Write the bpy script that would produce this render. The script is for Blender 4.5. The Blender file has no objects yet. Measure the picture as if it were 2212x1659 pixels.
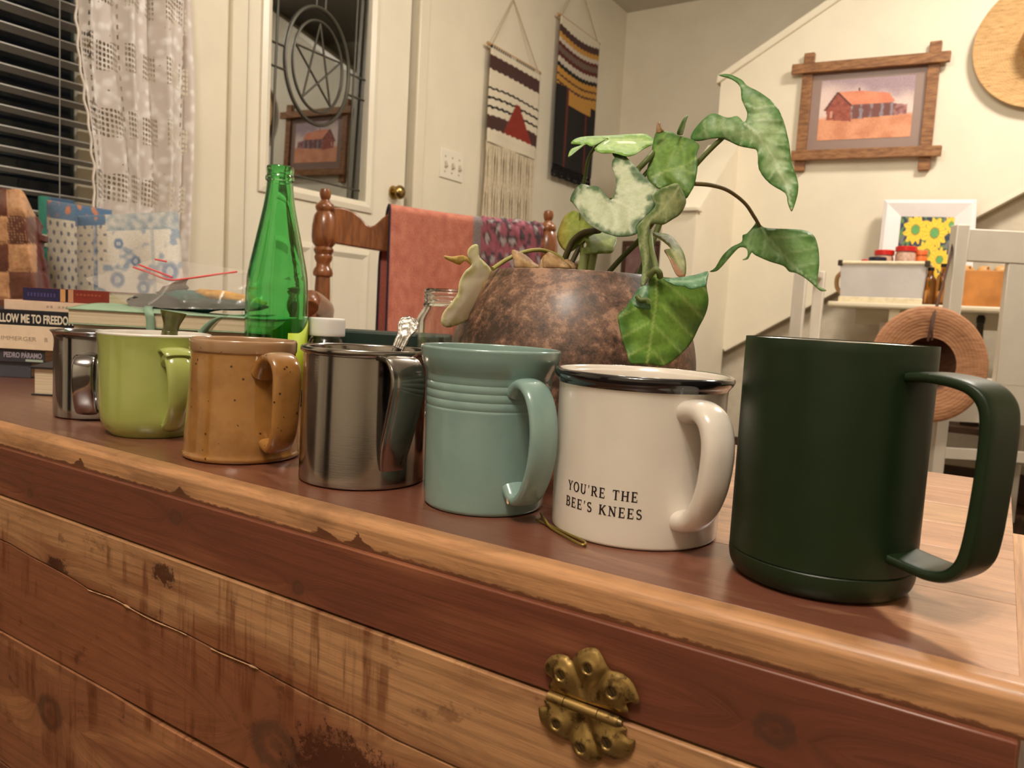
import bpy, bmesh, math, random
from mathutils import Vector, Matrix, geometry, noise
random.seed(7)
S = bpy.context.scene
C = S.collection
PI = math.pi
# ------------------------------------------------------------------ camera
F_PX = 1650.0
RX = Vector((0.8396, 0.5404, 0.0549)); RDN = Vector((0.0958, -0.0478, -0.9943)); RF = Vector((-0.5347, 0.8400, -0.0919))
RF.normalize(); RX = (RX - RF * RX.dot(RF)).normalized(); RDN = RF.cross(RX)
CAM = Vector((0, 0, 0.5965)); LID = 0.49
cd = bpy.data.cameras.new('camera'); cam = bpy.data.objects.new('camera', cd); C.objects.link(cam)
m3 = Matrix((RX, -RDN, -RF)).transposed()
cam.matrix_world = Matrix.Translation(CAM) @ m3.to_4x4()
cd.sensor_width = 36; cd.lens = 36 * F_PX / 2212; cd.clip_start = 0.01
cd.dof.use_dof = True; cd.dof.focus_distance = 0.44; cd.dof.aperture_fstop = 20
S.camera = cam
# ------------------------------------------------------------------ world, light, exposure
S.view_settings.view_transform = 'Standard'; S.view_settings.look = 'None'
S.view_settings.gamma = 1; S.view_settings.exposure = -0.45
S.view_settings.use_curve_mapping = False
S.cycles.use_denoising = True
w = bpy.data.worlds.new('night'); S.world = w; w.use_nodes = True
w.node_tree.nodes['Background'].inputs[0].default_value = (0.35, 0.45, 0.7, 1)
w.node_tree.nodes['Background'].inputs[1].default_value = 0.012
WARM = (1.0, 0.915, 0.80)
def lamp(name, kind, loc, power, size, target=None, color=WARM):
    l = bpy.data.lights.new(name, kind); l.energy = power; l.color = color
    if kind == 'AREA': l.shape = 'DISK'; l.size = size
    else: l.shadow_soft_size = size
    o = bpy.data.objects.new(name, l); o.location = loc; C.objects.link(o)
    if target is not None:
        o.rotation_euler = (Vector(target) - Vector(loc)).to_track_quat('-Z', 'Y').to_euler()
    return o
for k in range(5):                                   # bulbs of the chandelier over the table end
    a = k * 2 * PI / 5 + 0.4
    lamp('chandelier_bulb', 'POINT', (-0.75 + 0.17 * math.cos(a), 1.65 + 0.17 * math.sin(a), 1.95), 5.5, 0.03)
lamp('kitchen_ceiling_light', 'AREA', (0.3, 2.35, 2.28), 50, 0.35, (0.1, 2.35, 0.5))
for k in range(4):                                   # bulbs of the hall fixture above the near side of the chest
    a = k * PI / 2 + 0.3
    lamp('hall_bulb', 'POINT', (0.0 + 0.16 * math.cos(a), -0.55 + 0.16 * math.sin(a), 2.12), 25, 0.035)

# ------------------------------------------------------------------ sight lines (pixel of the photo -> point at a true distance)
def ray(px, py): return RX * (px - 1106) + RDN * (py - 829.5) + RF * F_PX
def onX(px, py, x): d = ray(px, py); return CAM + d * (x / d.x)
def onY(px, py, y): d = ray(px, py); return CAM + d * (y / d.y)
def onZ(px, py, z=LID): d = ray(px, py); return CAM + d * ((z - CAM.z) / d.z)
def atd(px, py, depth): return CAM + ray(px, py) * (depth / F_PX)

# ------------------------------------------------------------------ colour + material helpers
def lin(c): return tuple((v / 12.92 if v <= 0.04045 else ((v + 0.055) / 1.055) ** 2.4) for v in c)
def rgb(r, g, b): return lin((r / 255, g / 255, b / 255))
def c4(c): return (c[0], c[1], c[2], 1)
MATS = {}
class NT:
    def __init__(s, name):
        s.m = bpy.data.materials.new(name); s.m.use_nodes = True; s.t = s.m.node_tree
        s.b = s.t.nodes['Principled BSDF']; s.out = s.t.nodes['Material Output']
    def n(s, kind, ins=None, **props):
        nd = s.t.nodes.new(kind)
        for k, v in props.items(): setattr(nd, k, v)
        for k, v in (ins or {}).items(): s.put(nd.inputs[k], v)
        return nd
    def put(s, sock, v):
        if isinstance(v, bpy.types.NodeSocket): s.t.links.new(v, sock)
        elif isinstance(v, (tuple, list)) and sock.type == 'RGBA': sock.default_value = c4(v)
        else: sock.default_value = v
    def set(s, **kw):
        for k, v in kw.items(): s.put(s.b.inputs[k.replace('_', ' ')], v)
        return s
    def obj(s): return s.n('ShaderNodeTexCoord').outputs['Object']
    def uv(s): return s.n('ShaderNodeTexCoord').outputs['UV']
    def mp(s, vec, scale=(1, 1, 1), loc=(0, 0, 0)):
        return s.n('ShaderNodeMapping', {'Vector': vec, 'Scale': scale, 'Location': loc}).outputs[0]
    def noise(s, vec, scale=5, detail=4, rough=0.5, dist=0.0):
        return s.n('ShaderNodeTexNoise', {'Vector': vec, 'Scale': scale, 'Detail': detail, 'Roughness': rough, 'Distortion': dist}).outputs['Fac']
    def math(s, op, a, b=0.0, c=0.0, clamp=False):
        nd = s.n('ShaderNodeMath', operation=op, use_clamp=clamp)
        s.put(nd.inputs[0], a); s.put(nd.inputs[1], b)
        if op in ('MULTIPLY_ADD', 'SMOOTH_MIN', 'SMOOTH_MAX', 'COMPARE'): s.put(nd.inputs[2], c)
        return nd.outputs[0]
    def ss(s, v, a, b):
        nd = s.n('ShaderNodeMapRange', interpolation_type='SMOOTHSTEP', clamp=True)
        s.put(nd.inputs['Value'], v); s.put(nd.inputs['From Min'], a); s.put(nd.inputs['From Max'], b)
        return nd.outputs[0]
    def mix(s, f, a, b, blend='MIX'):
        nd = s.n('ShaderNodeMix', data_type='RGBA', blend_type=blend)
        s.put(nd.inputs[0], f); s.put(nd.inputs[6], a); s.put(nd.inputs[7], b)
        return nd.outputs[2]
    def xyz(s, vec): return s.n('ShaderNodeSeparateXYZ', {0: vec}).outputs
    def comb(s, x, y, z): return s.n('ShaderNodeCombineXYZ', {0: x, 1: y, 2: z}).outputs[0]
    def bump(s, h, strength=0.2, dist=0.001):
        s.put(s.b.inputs['Normal'], s.n('ShaderNodeBump', {'Height': h, 'Strength': strength, 'Distance': dist}).outputs[0]); return s
    def attr(s, name='Col'): return s.n('ShaderNodeAttribute', attribute_name=name).outputs['Color']
def plain(name, col, rough=0.5, metal=0.0, var=0.06, scale=30, bump=0.0, bscale=200, bdist=0.0005, coat=0.0, spec=0.5, trans=0.0, ior=1.45, alpha=1.0):
    """a paint, clay, metal, plastic or cloth: one colour with a little mottling and relief"""
    if name in MATS: return MATS[name]
    t = NT(name); v = t.obj()
    if var > 0:
        f = t.noise(v, scale, 4, 0.6)
        c = t.mix(t.ss(f, 0.3, 0.7), tuple(x * (1 - var) for x in col), tuple(min(1, x * (1 + var)) for x in col))
        t.set(Base_Color=c)
    else: t.set(Base_Color=col)
    t.set(Roughness=rough, Metallic=metal, IOR=ior, Alpha=alpha)
    t.b.inputs['Coat Weight'].default_value = coat; t.b.inputs['Coat Roughness'].default_value = 0.06
    t.b.inputs['Specular IOR Level'].default_value = spec; t.b.inputs['Transmission Weight'].default_value = trans
    if bump > 0: t.bump(t.noise(v, bscale, 3, 0.6), bump, bdist)
    MATS[name] = t.m; return t.m
def painted(name='vertex_dyes', rough=0.85, bump=0.25, bscale=500, sheen=0.0, translucent=0.0, bdist=0.0008, coat=0.0):
    """cloth, print or leaf whose own dyes are stored per point"""
    if name in MATS: return MATS[name]
    t = NT(name); col = t.attr(); v = t.obj()
    f = t.noise(v, bscale, 2, 0.7)
    t.set(Base_Color=t.mix(0.25, col, t.mix(t.ss(f, 0.3, 0.7), (0.25, 0.25, 0.25), (0.85, 0.85, 0.85)), 'OVERLAY'), Roughness=rough)
    t.b.inputs['Sheen Weight'].default_value = sheen; t.b.inputs['Coat Weight'].default_value = coat
    if bump: t.bump(f, bump, bdist)
    if translucent:
        tr = t.n('ShaderNodeBsdfTranslucent', {'Color': col})
        mx = t.n('ShaderNodeMixShader', {0: translucent, 1: t.b.outputs[0], 2: tr.outputs[0]})
        t.t.links.new(mx.outputs[0], t.out.inputs[0])
    MATS[name] = t.m; return t.m
def glass(name, col, rough=0.0, ior=1.5, absorb=0.0):
    if name in MATS: return MATS[name]
    t = NT(name)
    t.set(Base_Color=col, Roughness=rough, IOR=ior); t.b.inputs['Transmission Weight'].default_value = 1.0
    MATS[name] = t.m; return t.m

# ------------------------------------------------------------------ object helpers
def mesh(name, verts, faces, mat=None, parent=None, smooth=True, angle=40, cols=None, kind=None):
    me = bpy.data.meshes.new(name); me.from_pydata([tuple(v) for v in verts], [], faces)
    bm = bmesh.new(); bm.from_mesh(me); bmesh.ops.recalc_face_normals(bm, faces=bm.faces); bm.to_mesh(me); bm.free()
    if cols is not None:
        a = me.color_attributes.new('Col', 'FLOAT_COLOR', 'POINT')
        a.data.foreach_set('color', [x for c in cols for x in (c[0], c[1], c[2], 1.0)])
    if mat: me.materials.append(mat)
    if smooth:
        me.polygons.foreach_set('use_smooth', [True] * len(me.polygons))
        if angle: me.set_sharp_from_angle(angle=math.radians(angle))
    o = bpy.data.objects.new(name, me); C.objects.link(o)
    if parent:
        o.parent = parent
        if parent.name in WORLD: o.matrix_parent_inverse = Matrix.Translation(-Vector(WORLD[parent.name]))
    if kind: o['kind'] = kind
    return o
WORLD = {}
def wthing(name, label, cat, loc, group=None):
    """a thing whose parts are given in room coordinates"""
    o = thing(name, label, cat, loc, 0, group); WORLD[o.name] = tuple(loc); return o
def thing(name, label, cat, loc=(0, 0, 0), rotz=0.0, group=None):
    o = bpy.data.objects.new(name, None); o.empty_display_size = 0.02; C.objects.link(o)
    o.location = loc; o.rotation_euler = (0, 0, rotz)
    o['label'] = label; o['category'] = cat
    if group: o['group'] = group
    return o
def tag(o, label, cat, group=None):
    o['label'] = label; o['category'] = cat
    if group: o['group'] = group
    return o
def bev(o, width, seg=2):
    m = o.modifiers.new('bevel', 'BEVEL'); m.width = width; m.segments = seg; m.limit_method = 'ANGLE'; m.angle_limit = math.radians(40)
    m.harden_normals = False
    return o
def solid(o, th, offset=0.0):
    m = o.modifiers.new('thickness', 'SOLIDIFY'); m.thickness = th; m.offset = offset; return o
def box(name, lo, hi, mat, parent=None, bevel=0.0, seg=2, kind=None):
    x0, y0, z0 = lo; x1, y1, z1 = hi
    v = [(x0, y0, z0), (x1, y0, z0), (x1, y1, z0), (x0, y1, z0), (x0, y0, z1), (x1, y0, z1), (x1, y1, z1), (x0, y1, z1)]
    f = [(0, 3, 2, 1), (4, 5, 6, 7), (0, 1, 5, 4), (1, 2, 6, 5), (2, 3, 7, 6), (3, 0, 4, 7)]
    o = mesh(name, v, f, mat, parent, kind=kind)
    if bevel: bev(o, bevel, seg)
    return o
def rbox(name, c, size, mat, parent=None, rotz=0, bevel=0.0, tilt=0.0, kind=None, roty=0.0):
    """box about a centre, turned"""
    sx, sy, sz = (s / 2 for s in size)
    R = Matrix.Rotation(rotz, 3, 'Z') @ Matrix.Rotation(tilt, 3, 'X') @ Matrix.Rotation(roty, 3, 'Y'); c = Vector(c)
    v = [c + R @ Vector((a * sx, b * sy, d * sz)) for d in (-1, 1) for a, b in ((-1, -1), (1, -1), (1, 1), (-1, 1))]
    f = [(0, 3, 2, 1), (4, 5, 6, 7), (0, 1, 5, 4), (1, 2, 6, 5), (2, 3, 7, 6), (3, 0, 4, 7)]
    o = mesh(name, v, f, mat, parent, kind=kind)
    if bevel: bev(o, bevel)
    return o
def lathe(name, prof, mat, parent=None, seg=72, loc=(0, 0, 0), closed=False, angle=35, wob=0.0):
    vs, fs = [], []; n = len(prof)
    for i, (r, z) in enumerate(prof):
        for k in range(seg):
            a = 2 * PI * k / seg
            rr = r * (1 + wob * math.sin(2 * a + z * 40))
            vs.append((loc[0] + rr * math.cos(a), loc[1] + rr * math.sin(a), loc[2] + z))
    m = n if closed else n - 1
    for i in range(m):
        j = (i + 1) % n
        for k in range(seg):
            q = (k + 1) % seg
            fs.append((i * seg + k, i * seg + q, j * seg + q, j * seg + k))
    o = mesh(name, vs, fs, mat, parent, angle=angle)
    return o
def crom(pts, n=8, closed=False):
    """Catmull-Rom through points (tuples of any length)"""
    P = [tuple(p) for p in pts]; out = []; N = len(P)
    rng = range(N) if closed else range(N - 1)
    for i in rng:
        if closed: p0, p1, p2, p3 = P[(i - 1) % N], P[i], P[(i + 1) % N], P[(i + 2) % N]
        else: p0, p1, p2, p3 = P[max(i - 1, 0)], P[i], P[i + 1], P[min(i + 2, N - 1)]
        for k in range(n):
            t = k / n
            out.append(tuple(0.5 * (2 * b + (c - a) * t + (2 * a - 5 * b + 4 * c - d) * t * t + (3 * b - a - 3 * c + d) * t ** 3) for a, b, c, d in zip(p0, p1, p2, p3)))
    if not closed: out.append(P[-1])
    return out
def smooth_prof(pts, n=5): return crom(pts, n)
def tube(name, pts, r, mat, parent=None, sub=6, seg=10, kind=None, flat=1.0):
    """round wire or stem along points; r is a number or one per control point"""
    P = [tuple(p) for p in pts]
    rs = [r] * len(P) if not isinstance(r, (list, tuple)) else list(r)
    Q = crom([p + (a,) for p, a in zip(P, rs)], sub) if len(P) > 2 else [P[0] + (rs[0],), P[1] + (rs[1],)]
    vs, fs = [], []; up = None
    for i, q in enumerate(Q):
        p = Vector(q[:3]); a = Vector(Q[max(i - 1, 0)][:3]); b = Vector(Q[min(i + 1, len(Q) - 1)][:3]); t = (b - a).normalized()
        if up is None:
            up = t.orthogonal().normalized()
        else:
            up = (up - t * up.dot(t)); up = up.normalized() if up.length > 1e-6 else t.orthogonal().normalized()
        s = t.cross(up)
        for k in range(seg):
            an = 2 * PI * k / seg
            vs.append(p + (up * math.cos(an) + s * math.sin(an) * flat) * q[3])
    for i in range(len(Q) - 1):
        for k in range(seg):
            j = (k + 1) % seg; fs.append((i * seg + k, i * seg + j, (i + 1) * seg + j, (i + 1) * seg + k))
    fs.append(tuple(range(seg))[::-1]); fs.append(tuple((len(Q) - 1) * seg + k for k in range(seg)))
    return mesh(name, vs, fs, mat, parent, angle=50, kind=kind)
def strap(name, ctrl, mat, parent, w, t, power=3.0, sub=8, seg=28, ribs=0.0):
    """a mug handle: centre line in the (radius, height) plane, section w wide (tangential) and t thick"""
    n = len(ctrl)
    W = w if isinstance(w, (list, tuple)) else [w] * n
    T = t if isinstance(t, (list, tuple)) else [t] * n
    Q = crom([(c[0], c[1], a, b) for c, a, b in zip(ctrl, W, T)], sub); vs, fs = [], []
    for i, q in enumerate(Q):
        a = Q[max(i - 1, 0)]; b = Q[min(i + 1, len(Q) - 1)]
        tx, tz = b[0] - a[0], b[1] - a[1]; L = math.hypot(tx, tz); tx /= L; tz /= L
        for k in range(seg):
            an = 2 * PI * k / seg; ca, sa = math.cos(an), math.sin(an)
            y = math.copysign(abs(ca) ** (2 / power), ca) * q[2] / 2
            h = math.copysign(abs(sa) ** (2 / power), sa) * q[3] / 2
            if ribs and abs(sa) > 0.2: h += math.copysign(ribs * math.cos(y / (q[2] / 2) * 2.0 * PI), sa)
            vs.append((q[0] - tz * h, y, q[1] + tx * h))
    for i in range(len(Q) - 1):
        for k in range(seg):
            j = (k + 1) % seg; fs.append((i * seg + k, i * seg + j, (i + 1) * seg + j, (i + 1) * seg + k))
    fs.append(tuple(range(seg))[::-1]); fs.append(tuple((len(Q) - 1) * seg + k for k in range(seg)))
    return mesh(name, vs, fs, mat, parent, angle=60)
def prism(name, poly, axis, a0, a1, mat, parent=None, bevel=0.0, kind=None):
    """flat outline in the two other axes pushed from a0 to a1 along axis ('X','Y','Z')"""
    def P(u, v, a): return {'X': (a, u, v), 'Y': (u, a, v), 'Z': (u, v, a)}[axis]
    n = len(poly)
    v = [P(u, q, a0) for u, q in poly] + [P(u, q, a1) for u, q in poly]
    f = [tuple(range(n)), tuple(range(2 * n - 1, n - 1, -1))] + [(i, (i + 1) % n, n + (i + 1) % n, n + i) for i in range(n)]
    o = mesh(name, v, f, mat, parent, kind=kind, smooth=bool(bevel))
    if bevel: bev(o, bevel)
    return o
def inside(p, poly):
    x, y = p; r = False; j = len(poly) - 1
    for i in range(len(poly)):
        xi, yi = poly[i]; xj, yj = poly[j]
        if (yi > y) != (yj > y) and x < (xj - xi) * (y - yi) / (yj - yi) + xi: r = not r
        j = i
    return r
def seg_d(p, a, b):
    ax, ay = a; bx, by = b; dx, dy = bx - ax, by - ay; L = dx * dx + dy * dy
    t = 0 if L == 0 else max(0, min(1, ((p[0] - ax) * dx + (p[1] - ay) * dy) / L))
    return math.hypot(p[0] - ax - t * dx, p[1] - ay - t * dy), t
def fill(poly, step):
    """triangulate an outline with interior points"""
    xs = [p[0] for p in poly]; ys = [p[1] for p in poly]; pts = [Vector(p) for p in poly]; n = len(poly)
    y = min(ys); row = 0
    while y < max(ys):
        x = min(xs) + (step / 2 if row % 2 else 0)
        while x < max(xs):
            if inside((x, y), poly) and min(seg_d((x, y), poly[i], poly[(i + 1) % n])[0] for i in range(n)) > step * 0.55:
                pts.append(Vector((x, y)))
            x += step
        y += step * 0.87; row += 1
    r = geometry.delaunay_2d_cdt(pts, [(i, (i + 1) % n) for i in range(n)], [], 1, 1e-7)
    return [tuple(v) for v in r[0]], [tuple(f) for f in r[2]]
def mixc(a, b, t):
    t = max(0, min(1, t)); return tuple(x + (y - x) * t for x, y in zip(a, b))
def sst(x, a, b):
    t = max(0, min(1, (x - a) / (b - a))); return t * t * (3 - 2 * t)
def panel(name, O, U, V, nu, nv, fn, mat, parent=None, disp=None, kind=None):
    """sheet O + u*U + v*V with its dyes from fn(u, v) and relief from disp(u, v) along the normal"""
    O, U, V = Vector(O), Vector(U), Vector(V); N = U.cross(V).normalized(); vs, cs, fs = [], [], []
    for j in range(nv + 1):
        for i in range(nu + 1):
            u, v = i / nu, j / nv
            p = O + U * u + V * v
            if disp: p = p + N * disp(u, v)
            vs.append(p); cs.append(fn(u, v))
    for j in range(nv):
        for i in range(nu):
            a = j * (nu + 1) + i; fs.append((a, a + 1, a + nu + 2, a + nu + 1))
    return mesh(name, vs, fs, mat, parent, cols=cs, kind=kind, angle=None)
def text(name, s, size, mat, parent, origin, xdir, ydir, depth=0.0003, align='LEFT', sx=1.0, font_bold=0.0):
    """printed words as thin letters lying on a surface"""
    cu = bpy.data.curves.new(name, 'FONT'); cu.body = s; cu.size = size; cu.align_x = align; cu.extrude = depth / 2; cu.offset = font_bold
    cu.resolution_u = 3
    tmp = bpy.data.objects.new('tmp', cu); C.objects.link(tmp)
    me = bpy.data.meshes.new_from_object(tmp.evaluated_get(bpy.context.evaluated_depsgraph_get()))
    bpy.data.objects.remove(tmp); bpy.data.curves.remove(cu)
    X = Vector(xdir).normalized(); Y = Vector(ydir).normalized(); N = X.cross(Y); O = Vector(origin)
    vs = [O + X * v.co.x * sx + Y * v.co.y + N * v.co.z for v in me.vertices]
    fs = [tuple(p.vertices) for p in me.polygons]
    bpy.data.meshes.remove(me)
    return mesh(name, vs, fs, mat, parent, smooth=False)
def copy_tree(o, parent=None):
    c = o.copy(); C.objects.link(c)
    if parent: c.parent = parent
    for ch in o.children: copy_tree(ch, c)
    return c

# ================================================================== THE ROOM
XL, YS, YF, XR, YB, ZC = -1.95, 3.3, 4.054, 2.6, -2.3, 2.31
wallm = plain('wall_paint', rgb(232, 222, 200), 0.55, var=0.03, scale=6, bump=0.25, bscale=45, bdist=0.0015, spec=0.35)
trimm = plain('trim_paint', rgb(230, 220, 198), 0.32, var=0.02, scale=8)
ceilm = plain('ceiling_paint', rgb(215, 208, 195), 0.8, var=0.02)
def floor_mat():
    t = NT('floor_boards'); v = t.obj(); p = t.xyz(v)
    n = t.noise(t.mp(v, (12, 1.2, 1)), 4, 5, 0.6)
    b = t.n('ShaderNodeTexBrick', {'Vector': t.comb(p[1], p[0], 0.0), 'Scale': 1.0, 'Brick Width': 1.4, 'Row Height': 0.09, 'Mortar Size': 0.002, 'Color1': rgb(88, 58, 36), 'Color2': rgb(70, 44, 28), 'Mortar': rgb(20, 12, 8)})
    t.set(Base_Color=t.mix(t.ss(n, 0.3, 0.75), b.outputs[0], rgb(52, 32, 20), 'MULTIPLY'), Roughness=0.4); return t.m
def structure(o): o['kind'] = 'structure'; return o
structure(box('floor', (XL - 0.15, YB - 0.1, -0.05), (XR + 0.1, YF + 0.1, 0.0), floor_mat()))
structure(box('ceiling', (XL - 0.15, YB - 0.1, ZC), (XR + 0.1, YF + 0.1, ZC + 0.05), ceilm))
structure(box('wall_back', (XL - 0.12, YF, 0), (XR + 0.1, YF + 0.1, ZC), wallm))
structure(box('wall_right', (XR, YB, 0), (XR + 0.1, YF, ZC), wallm))
structure(box('wall_front', (XL - 0.12, YB - 0.1, 0), (XR + 0.1, YB, ZC), wallm))
structure(box('unseen_dark_slab', (-1.75, YB + 0.0005, 0.01), (-1.15, YB + 0.04, 2.03), plain('dark_slab_stain', rgb(34, 26, 22), 0.4), bevel=0.003))  # unseen slab added so the large steel cup reflects a dark bar
# left wall with openings for window and door: pieces of one wall
WIN = (-0.35, 1.10, 0.72, 2.0); DOOR = (1.50, 2.27, 0.0, 2.04)
def wall_with_holes(name, x0, x1, holes, mat):
    ys = sorted({YB, YF} | {h[0] for h in holes} | {h[1] for h in holes}); zs = sorted({0.0, ZC} | {h[2] for h in holes} | {h[3] for h in holes})
    vs, fs = [], []
    def solidcell(i, j):
        if i < 0 or j < 0 or i >= len(ys) - 1 or j >= len(zs) - 1: return False
        y, z = (ys[i] + ys[i + 1]) / 2, (zs[j] + zs[j + 1]) / 2
        return not any(h[0] < y < h[1] and h[2] < z < h[3] for h in holes)
    def q(*p):
        n = len(vs); vs.extend(p); fs.append((n, n + 1, n + 2, n + 3))
    for i in range(len(ys) - 1):
        for j in range(len(zs) - 1):
            if not solidcell(i, j): continue
            a, b, c, d = ys[i], ys[i + 1], zs[j], zs[j + 1]
            q((x1, a, c), (x1, b, c), (x1, b, d), (x1, a, d)); q((x0, a, c), (x0, a, d), (x0, b, d), (x0, b, c))
            if not solidcell(i - 1, j): q((x0, a, c), (x1, a, c), (x1, a, d), (x0, a, d))
            if not solidcell(i + 1, j): q((x0, b, c), (x0, b, d), (x1, b, d), (x1, b, c))
            if not solidcell(i, j - 1): q((x0, a, c), (x0, b, c), (x1, b, c), (x1, a, c))
            if not solidcell(i, j + 1): q((x0, a, d), (x1, a, d), (x1, b, d), (x0, b, d))
    me = bpy.data.meshes.new(name); me.from_pydata(vs, [], fs)
    bm = bmesh.new(); bm.from_mesh(me); bmesh.ops.remove_doubles(bm, verts=bm.verts, dist=1e-5); bmesh.ops.recalc_face_normals(bm, faces=bm.faces); bm.to_mesh(me); bm.free()
    me.materials.append(mat); o = bpy.data.objects.new(name, me); C.objects.link(o); return o
structure(wall_with_holes('wall_left', XL - 0.12, XL, [WIN, DOOR], wallm))
# stair side: tall wall whose top and underside climb with the stairs
sl = 0.58
top = lambda x: 1.631 + (x + 1.124) * sl
und = lambda x: 0.495 + (x + 1.016) * 0.626
xe = (ZC - 1.631) / sl - 1.124; xu = 1.7
structure(prism('wall_stair', [(-1.124, 0.42), (-1.016, 0.495), (xu, und(xu)), (XR, und(xu)), (XR, ZC), (xe, ZC), (-1.124, 1.631)], 'Y', YS, YS + 0.09, wallm))
structure(prism('trim_1', [(-1.14, top(-1.124) - 0.008), (xe, top(xe) - 0.008), (xe, top(xe) + 0.028), (-1.14, top(-1.124) + 0.028)], 'Y', YS - 0.014, YS + 0.105, trimm, bevel=0.004))
structure(prism('trim_2', [(-1.016, und(-1.016)), (xu, und(xu)), (xu, und(xu) - 0.012), (-1.016, und(-1.016) - 0.012)], 'Y', YS - 0.004, YS + 0.05, trimm))
structure(prism('wall_under_stairs', [(-1.124, 0), (XR, 0), (XR, und(xu)), (xu, und(xu)), (-1.124, und(-1.124))], 'Y', YS + 0.062, YS + 0.088, plain('shaded_wall_paint', rgb(205, 193, 172), 0.6)))  # same wall paint, darkened to carry the shade of the recess
structure(box('baseboard_stairs', (-1.0, YS + 0.045, 0), (XR, YS + 0.062, 0.11), plain('dark_baseboard', rgb(74, 52, 34), 0.45), bevel=0.003))
# low wall at the foot of the stairs, running toward the room
Xk = -1.0233; Yk = 2.841
def knee():
    prof = [(Yk, 0), (YS, 0), (YS, 1.37), (Yk + 0.012, 1.02), (Yk, 1.02)]
    structure(prism('wall_newel', prof, 'X', Xk - 0.135, Xk, wallm))
    structure(box('trim_3', (Xk - 0.152, Yk - 0.016, 1.02), (Xk + 0.012, Yk + 0.035, 1.036), trimm, bevel=0.003))
knee()
# ---- door
dm = plain('door_paint', rgb(236, 227, 207), 0.3, var=0.02, scale=10)
d = box('door_1', (XL - 0.052, 1.526, 0.008), (XL - 0.012, 2.247, 2.03), dm, bevel=0.002); structure(d)
me = d.data; bpy.data.objects.remove(d)
# leaf with a glazed opening, as stiles and rails
G = (1.60, 2.045, 0.955, 1.90)
door = structure(wall_piece := bpy.data.objects.new('door_1', bpy.data.meshes.new('door_1'))); C.objects.link(door)
def add_boxes(o, boxes, mat):
    vs, fs = [], []
    for (lo, hi) in boxes:
        n = len(vs); x0, y0, z0 = lo; x1, y1, z1 = hi
        vs += [(x0, y0, z0), (x1, y0, z0), (x1, y1, z0), (x0, y1, z0), (x0, y0, z1), (x1, y0, z1), (x1, y1, z1), (x0, y1, z1)]
        fs += [tuple(n + i for i in f) for f in ((0, 3, 2, 1), (4, 5, 6, 7), (0, 1, 5, 4), (1, 2, 6, 5), (2, 3, 7, 6), (3, 0, 4, 7))]
    o.data.from_pydata(vs, [], fs); o.data.materials.append(mat)
dx0, dx1 = XL - 0.052, XL - 0.012
add_boxes(door, [((dx0, 1.526, 0.008), (dx1, G[0], 2.03)), ((dx0, G[1], 0.008), (dx1, 2.247, 2.03)), ((dx0, G[0], 0.008), (dx1, G[1], G[2])), ((dx0, G[0], G[3]), (dx1, G[1], 2.03))], dm)
def frame_loop(name, y0, y1, z0, z1, wd, x0, x1, mat, parent):
    """mitred moulding round a rectangle on the left wall"""
    o = []; q = [(y0, z0), (y1, z0), (y1, z1), (y0, z1)]; i_ = [(y0 + wd, z0 + wd), (y1 - wd, z0 + wd), (y1 - wd, z1 - wd), (y0 + wd, z1 - wd)]
    m_ = [((a[0] + b[0]) / 2, (a[1] + b[1]) / 2) for a, b in zip(q, i_)]
    vs = [(x0, *p) for p in q] + [(x1 - 0.004, *p) for p in q] + [(x1, *p) for p in m_] + [(x1 - 0.008, *p) for p in i_] + [(x0, *p) for p in i_]
    fs = []
    for l in range(4):
        for k in range(4):
            j = (k + 1) % 4; fs.append((l * 4 + k, l * 4 + j, (l + 1) * 4 + j, (l + 1) * 4 + k))
    return mesh(name, vs, fs, mat, parent, smooth=False)
frame_loop('glazing_bead', G[0] - 0.028, G[1] + 0.028, G[2] - 0.028, G[3] + 0.028, 0.036, dx1 - 0.01, dx1 + 0.012, dm, door)
for k, (a, b) in enumerate(((1.60, 1.80), (1.865, 2.07))):
    frame_loop('raised_panel', a, b, 0.25, 0.79, 0.03, dx1 - 0.002, dx1 + 0.009, dm, door)
def pane_mat(nm='night_glass', ior=3.2):
    t = NT(nm); v = t.obj()
    gl = t.n('ShaderNodeBsdfGlossy', {'Color': (0.92, 0.95, 0.95), 'Roughness': 0.015})
    tr = t.n('ShaderNodeBsdfTransparent', {'Color': (0.55, 0.6, 0.6)})
    f = t.n('ShaderNodeFresnel', {'IOR': ior})
    mx = t.n('ShaderNodeMixShader', {0: f.outputs[0], 1: tr.outputs[0], 2: gl.outputs[0]})
    t.t.links.new(mx.outputs[0], t.out.inputs[0]); return t.m
paneM = pane_mat()
gx = dx1 - 0.022
pane = box('pane', (gx - 0.006, G[0] - 0.005, G[2] - 0.005), (gx, G[1] + 0.005, G[3] + 0.005), paneM, door)
pc_ = Vector((gx - 0.003, (G[0] + G[1]) / 2, (G[2] + G[3]) / 2))       # the glass sits a touch askew in its frame
pane.matrix_local = Matrix.Translation(pc_) @ Matrix.Rotation(math.radians(1.5), 4, 'Z') @ Matrix.Rotation(math.radians(1.3), 4, 'Y') @ Matrix.Translation(-pc_)
came = plain('bevel_came', rgb(84, 80, 70), 0.4, 0.3)
def came_line(pts, r=0.0035):
    tube('came', [(gx + 0.001, y, z) for y, z in pts], r, came, pane, sub=4, seg=6)
oc = (1.822, 1.37)
for rr, sy, r in ((0.165, 0.86, 0.0060), (0.128, 0.86, 0.0045)):
    came_line([(oc[0] + rr * sy * math.cos(a * PI / 16), oc[1] + rr * 1.12 * math.sin(a * PI / 16)) for a in range(33)], r)
st = [(oc[0] + 0.122 * 0.86 * math.cos(PI / 2 + k * 4 * PI / 5), oc[1] + 0.122 * 1.12 * math.sin(PI / 2 + k * 4 * PI / 5)) for k in range(6)]
for a, b in zip(st, st[1:]): came_line([a, b], 0.003)
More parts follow.
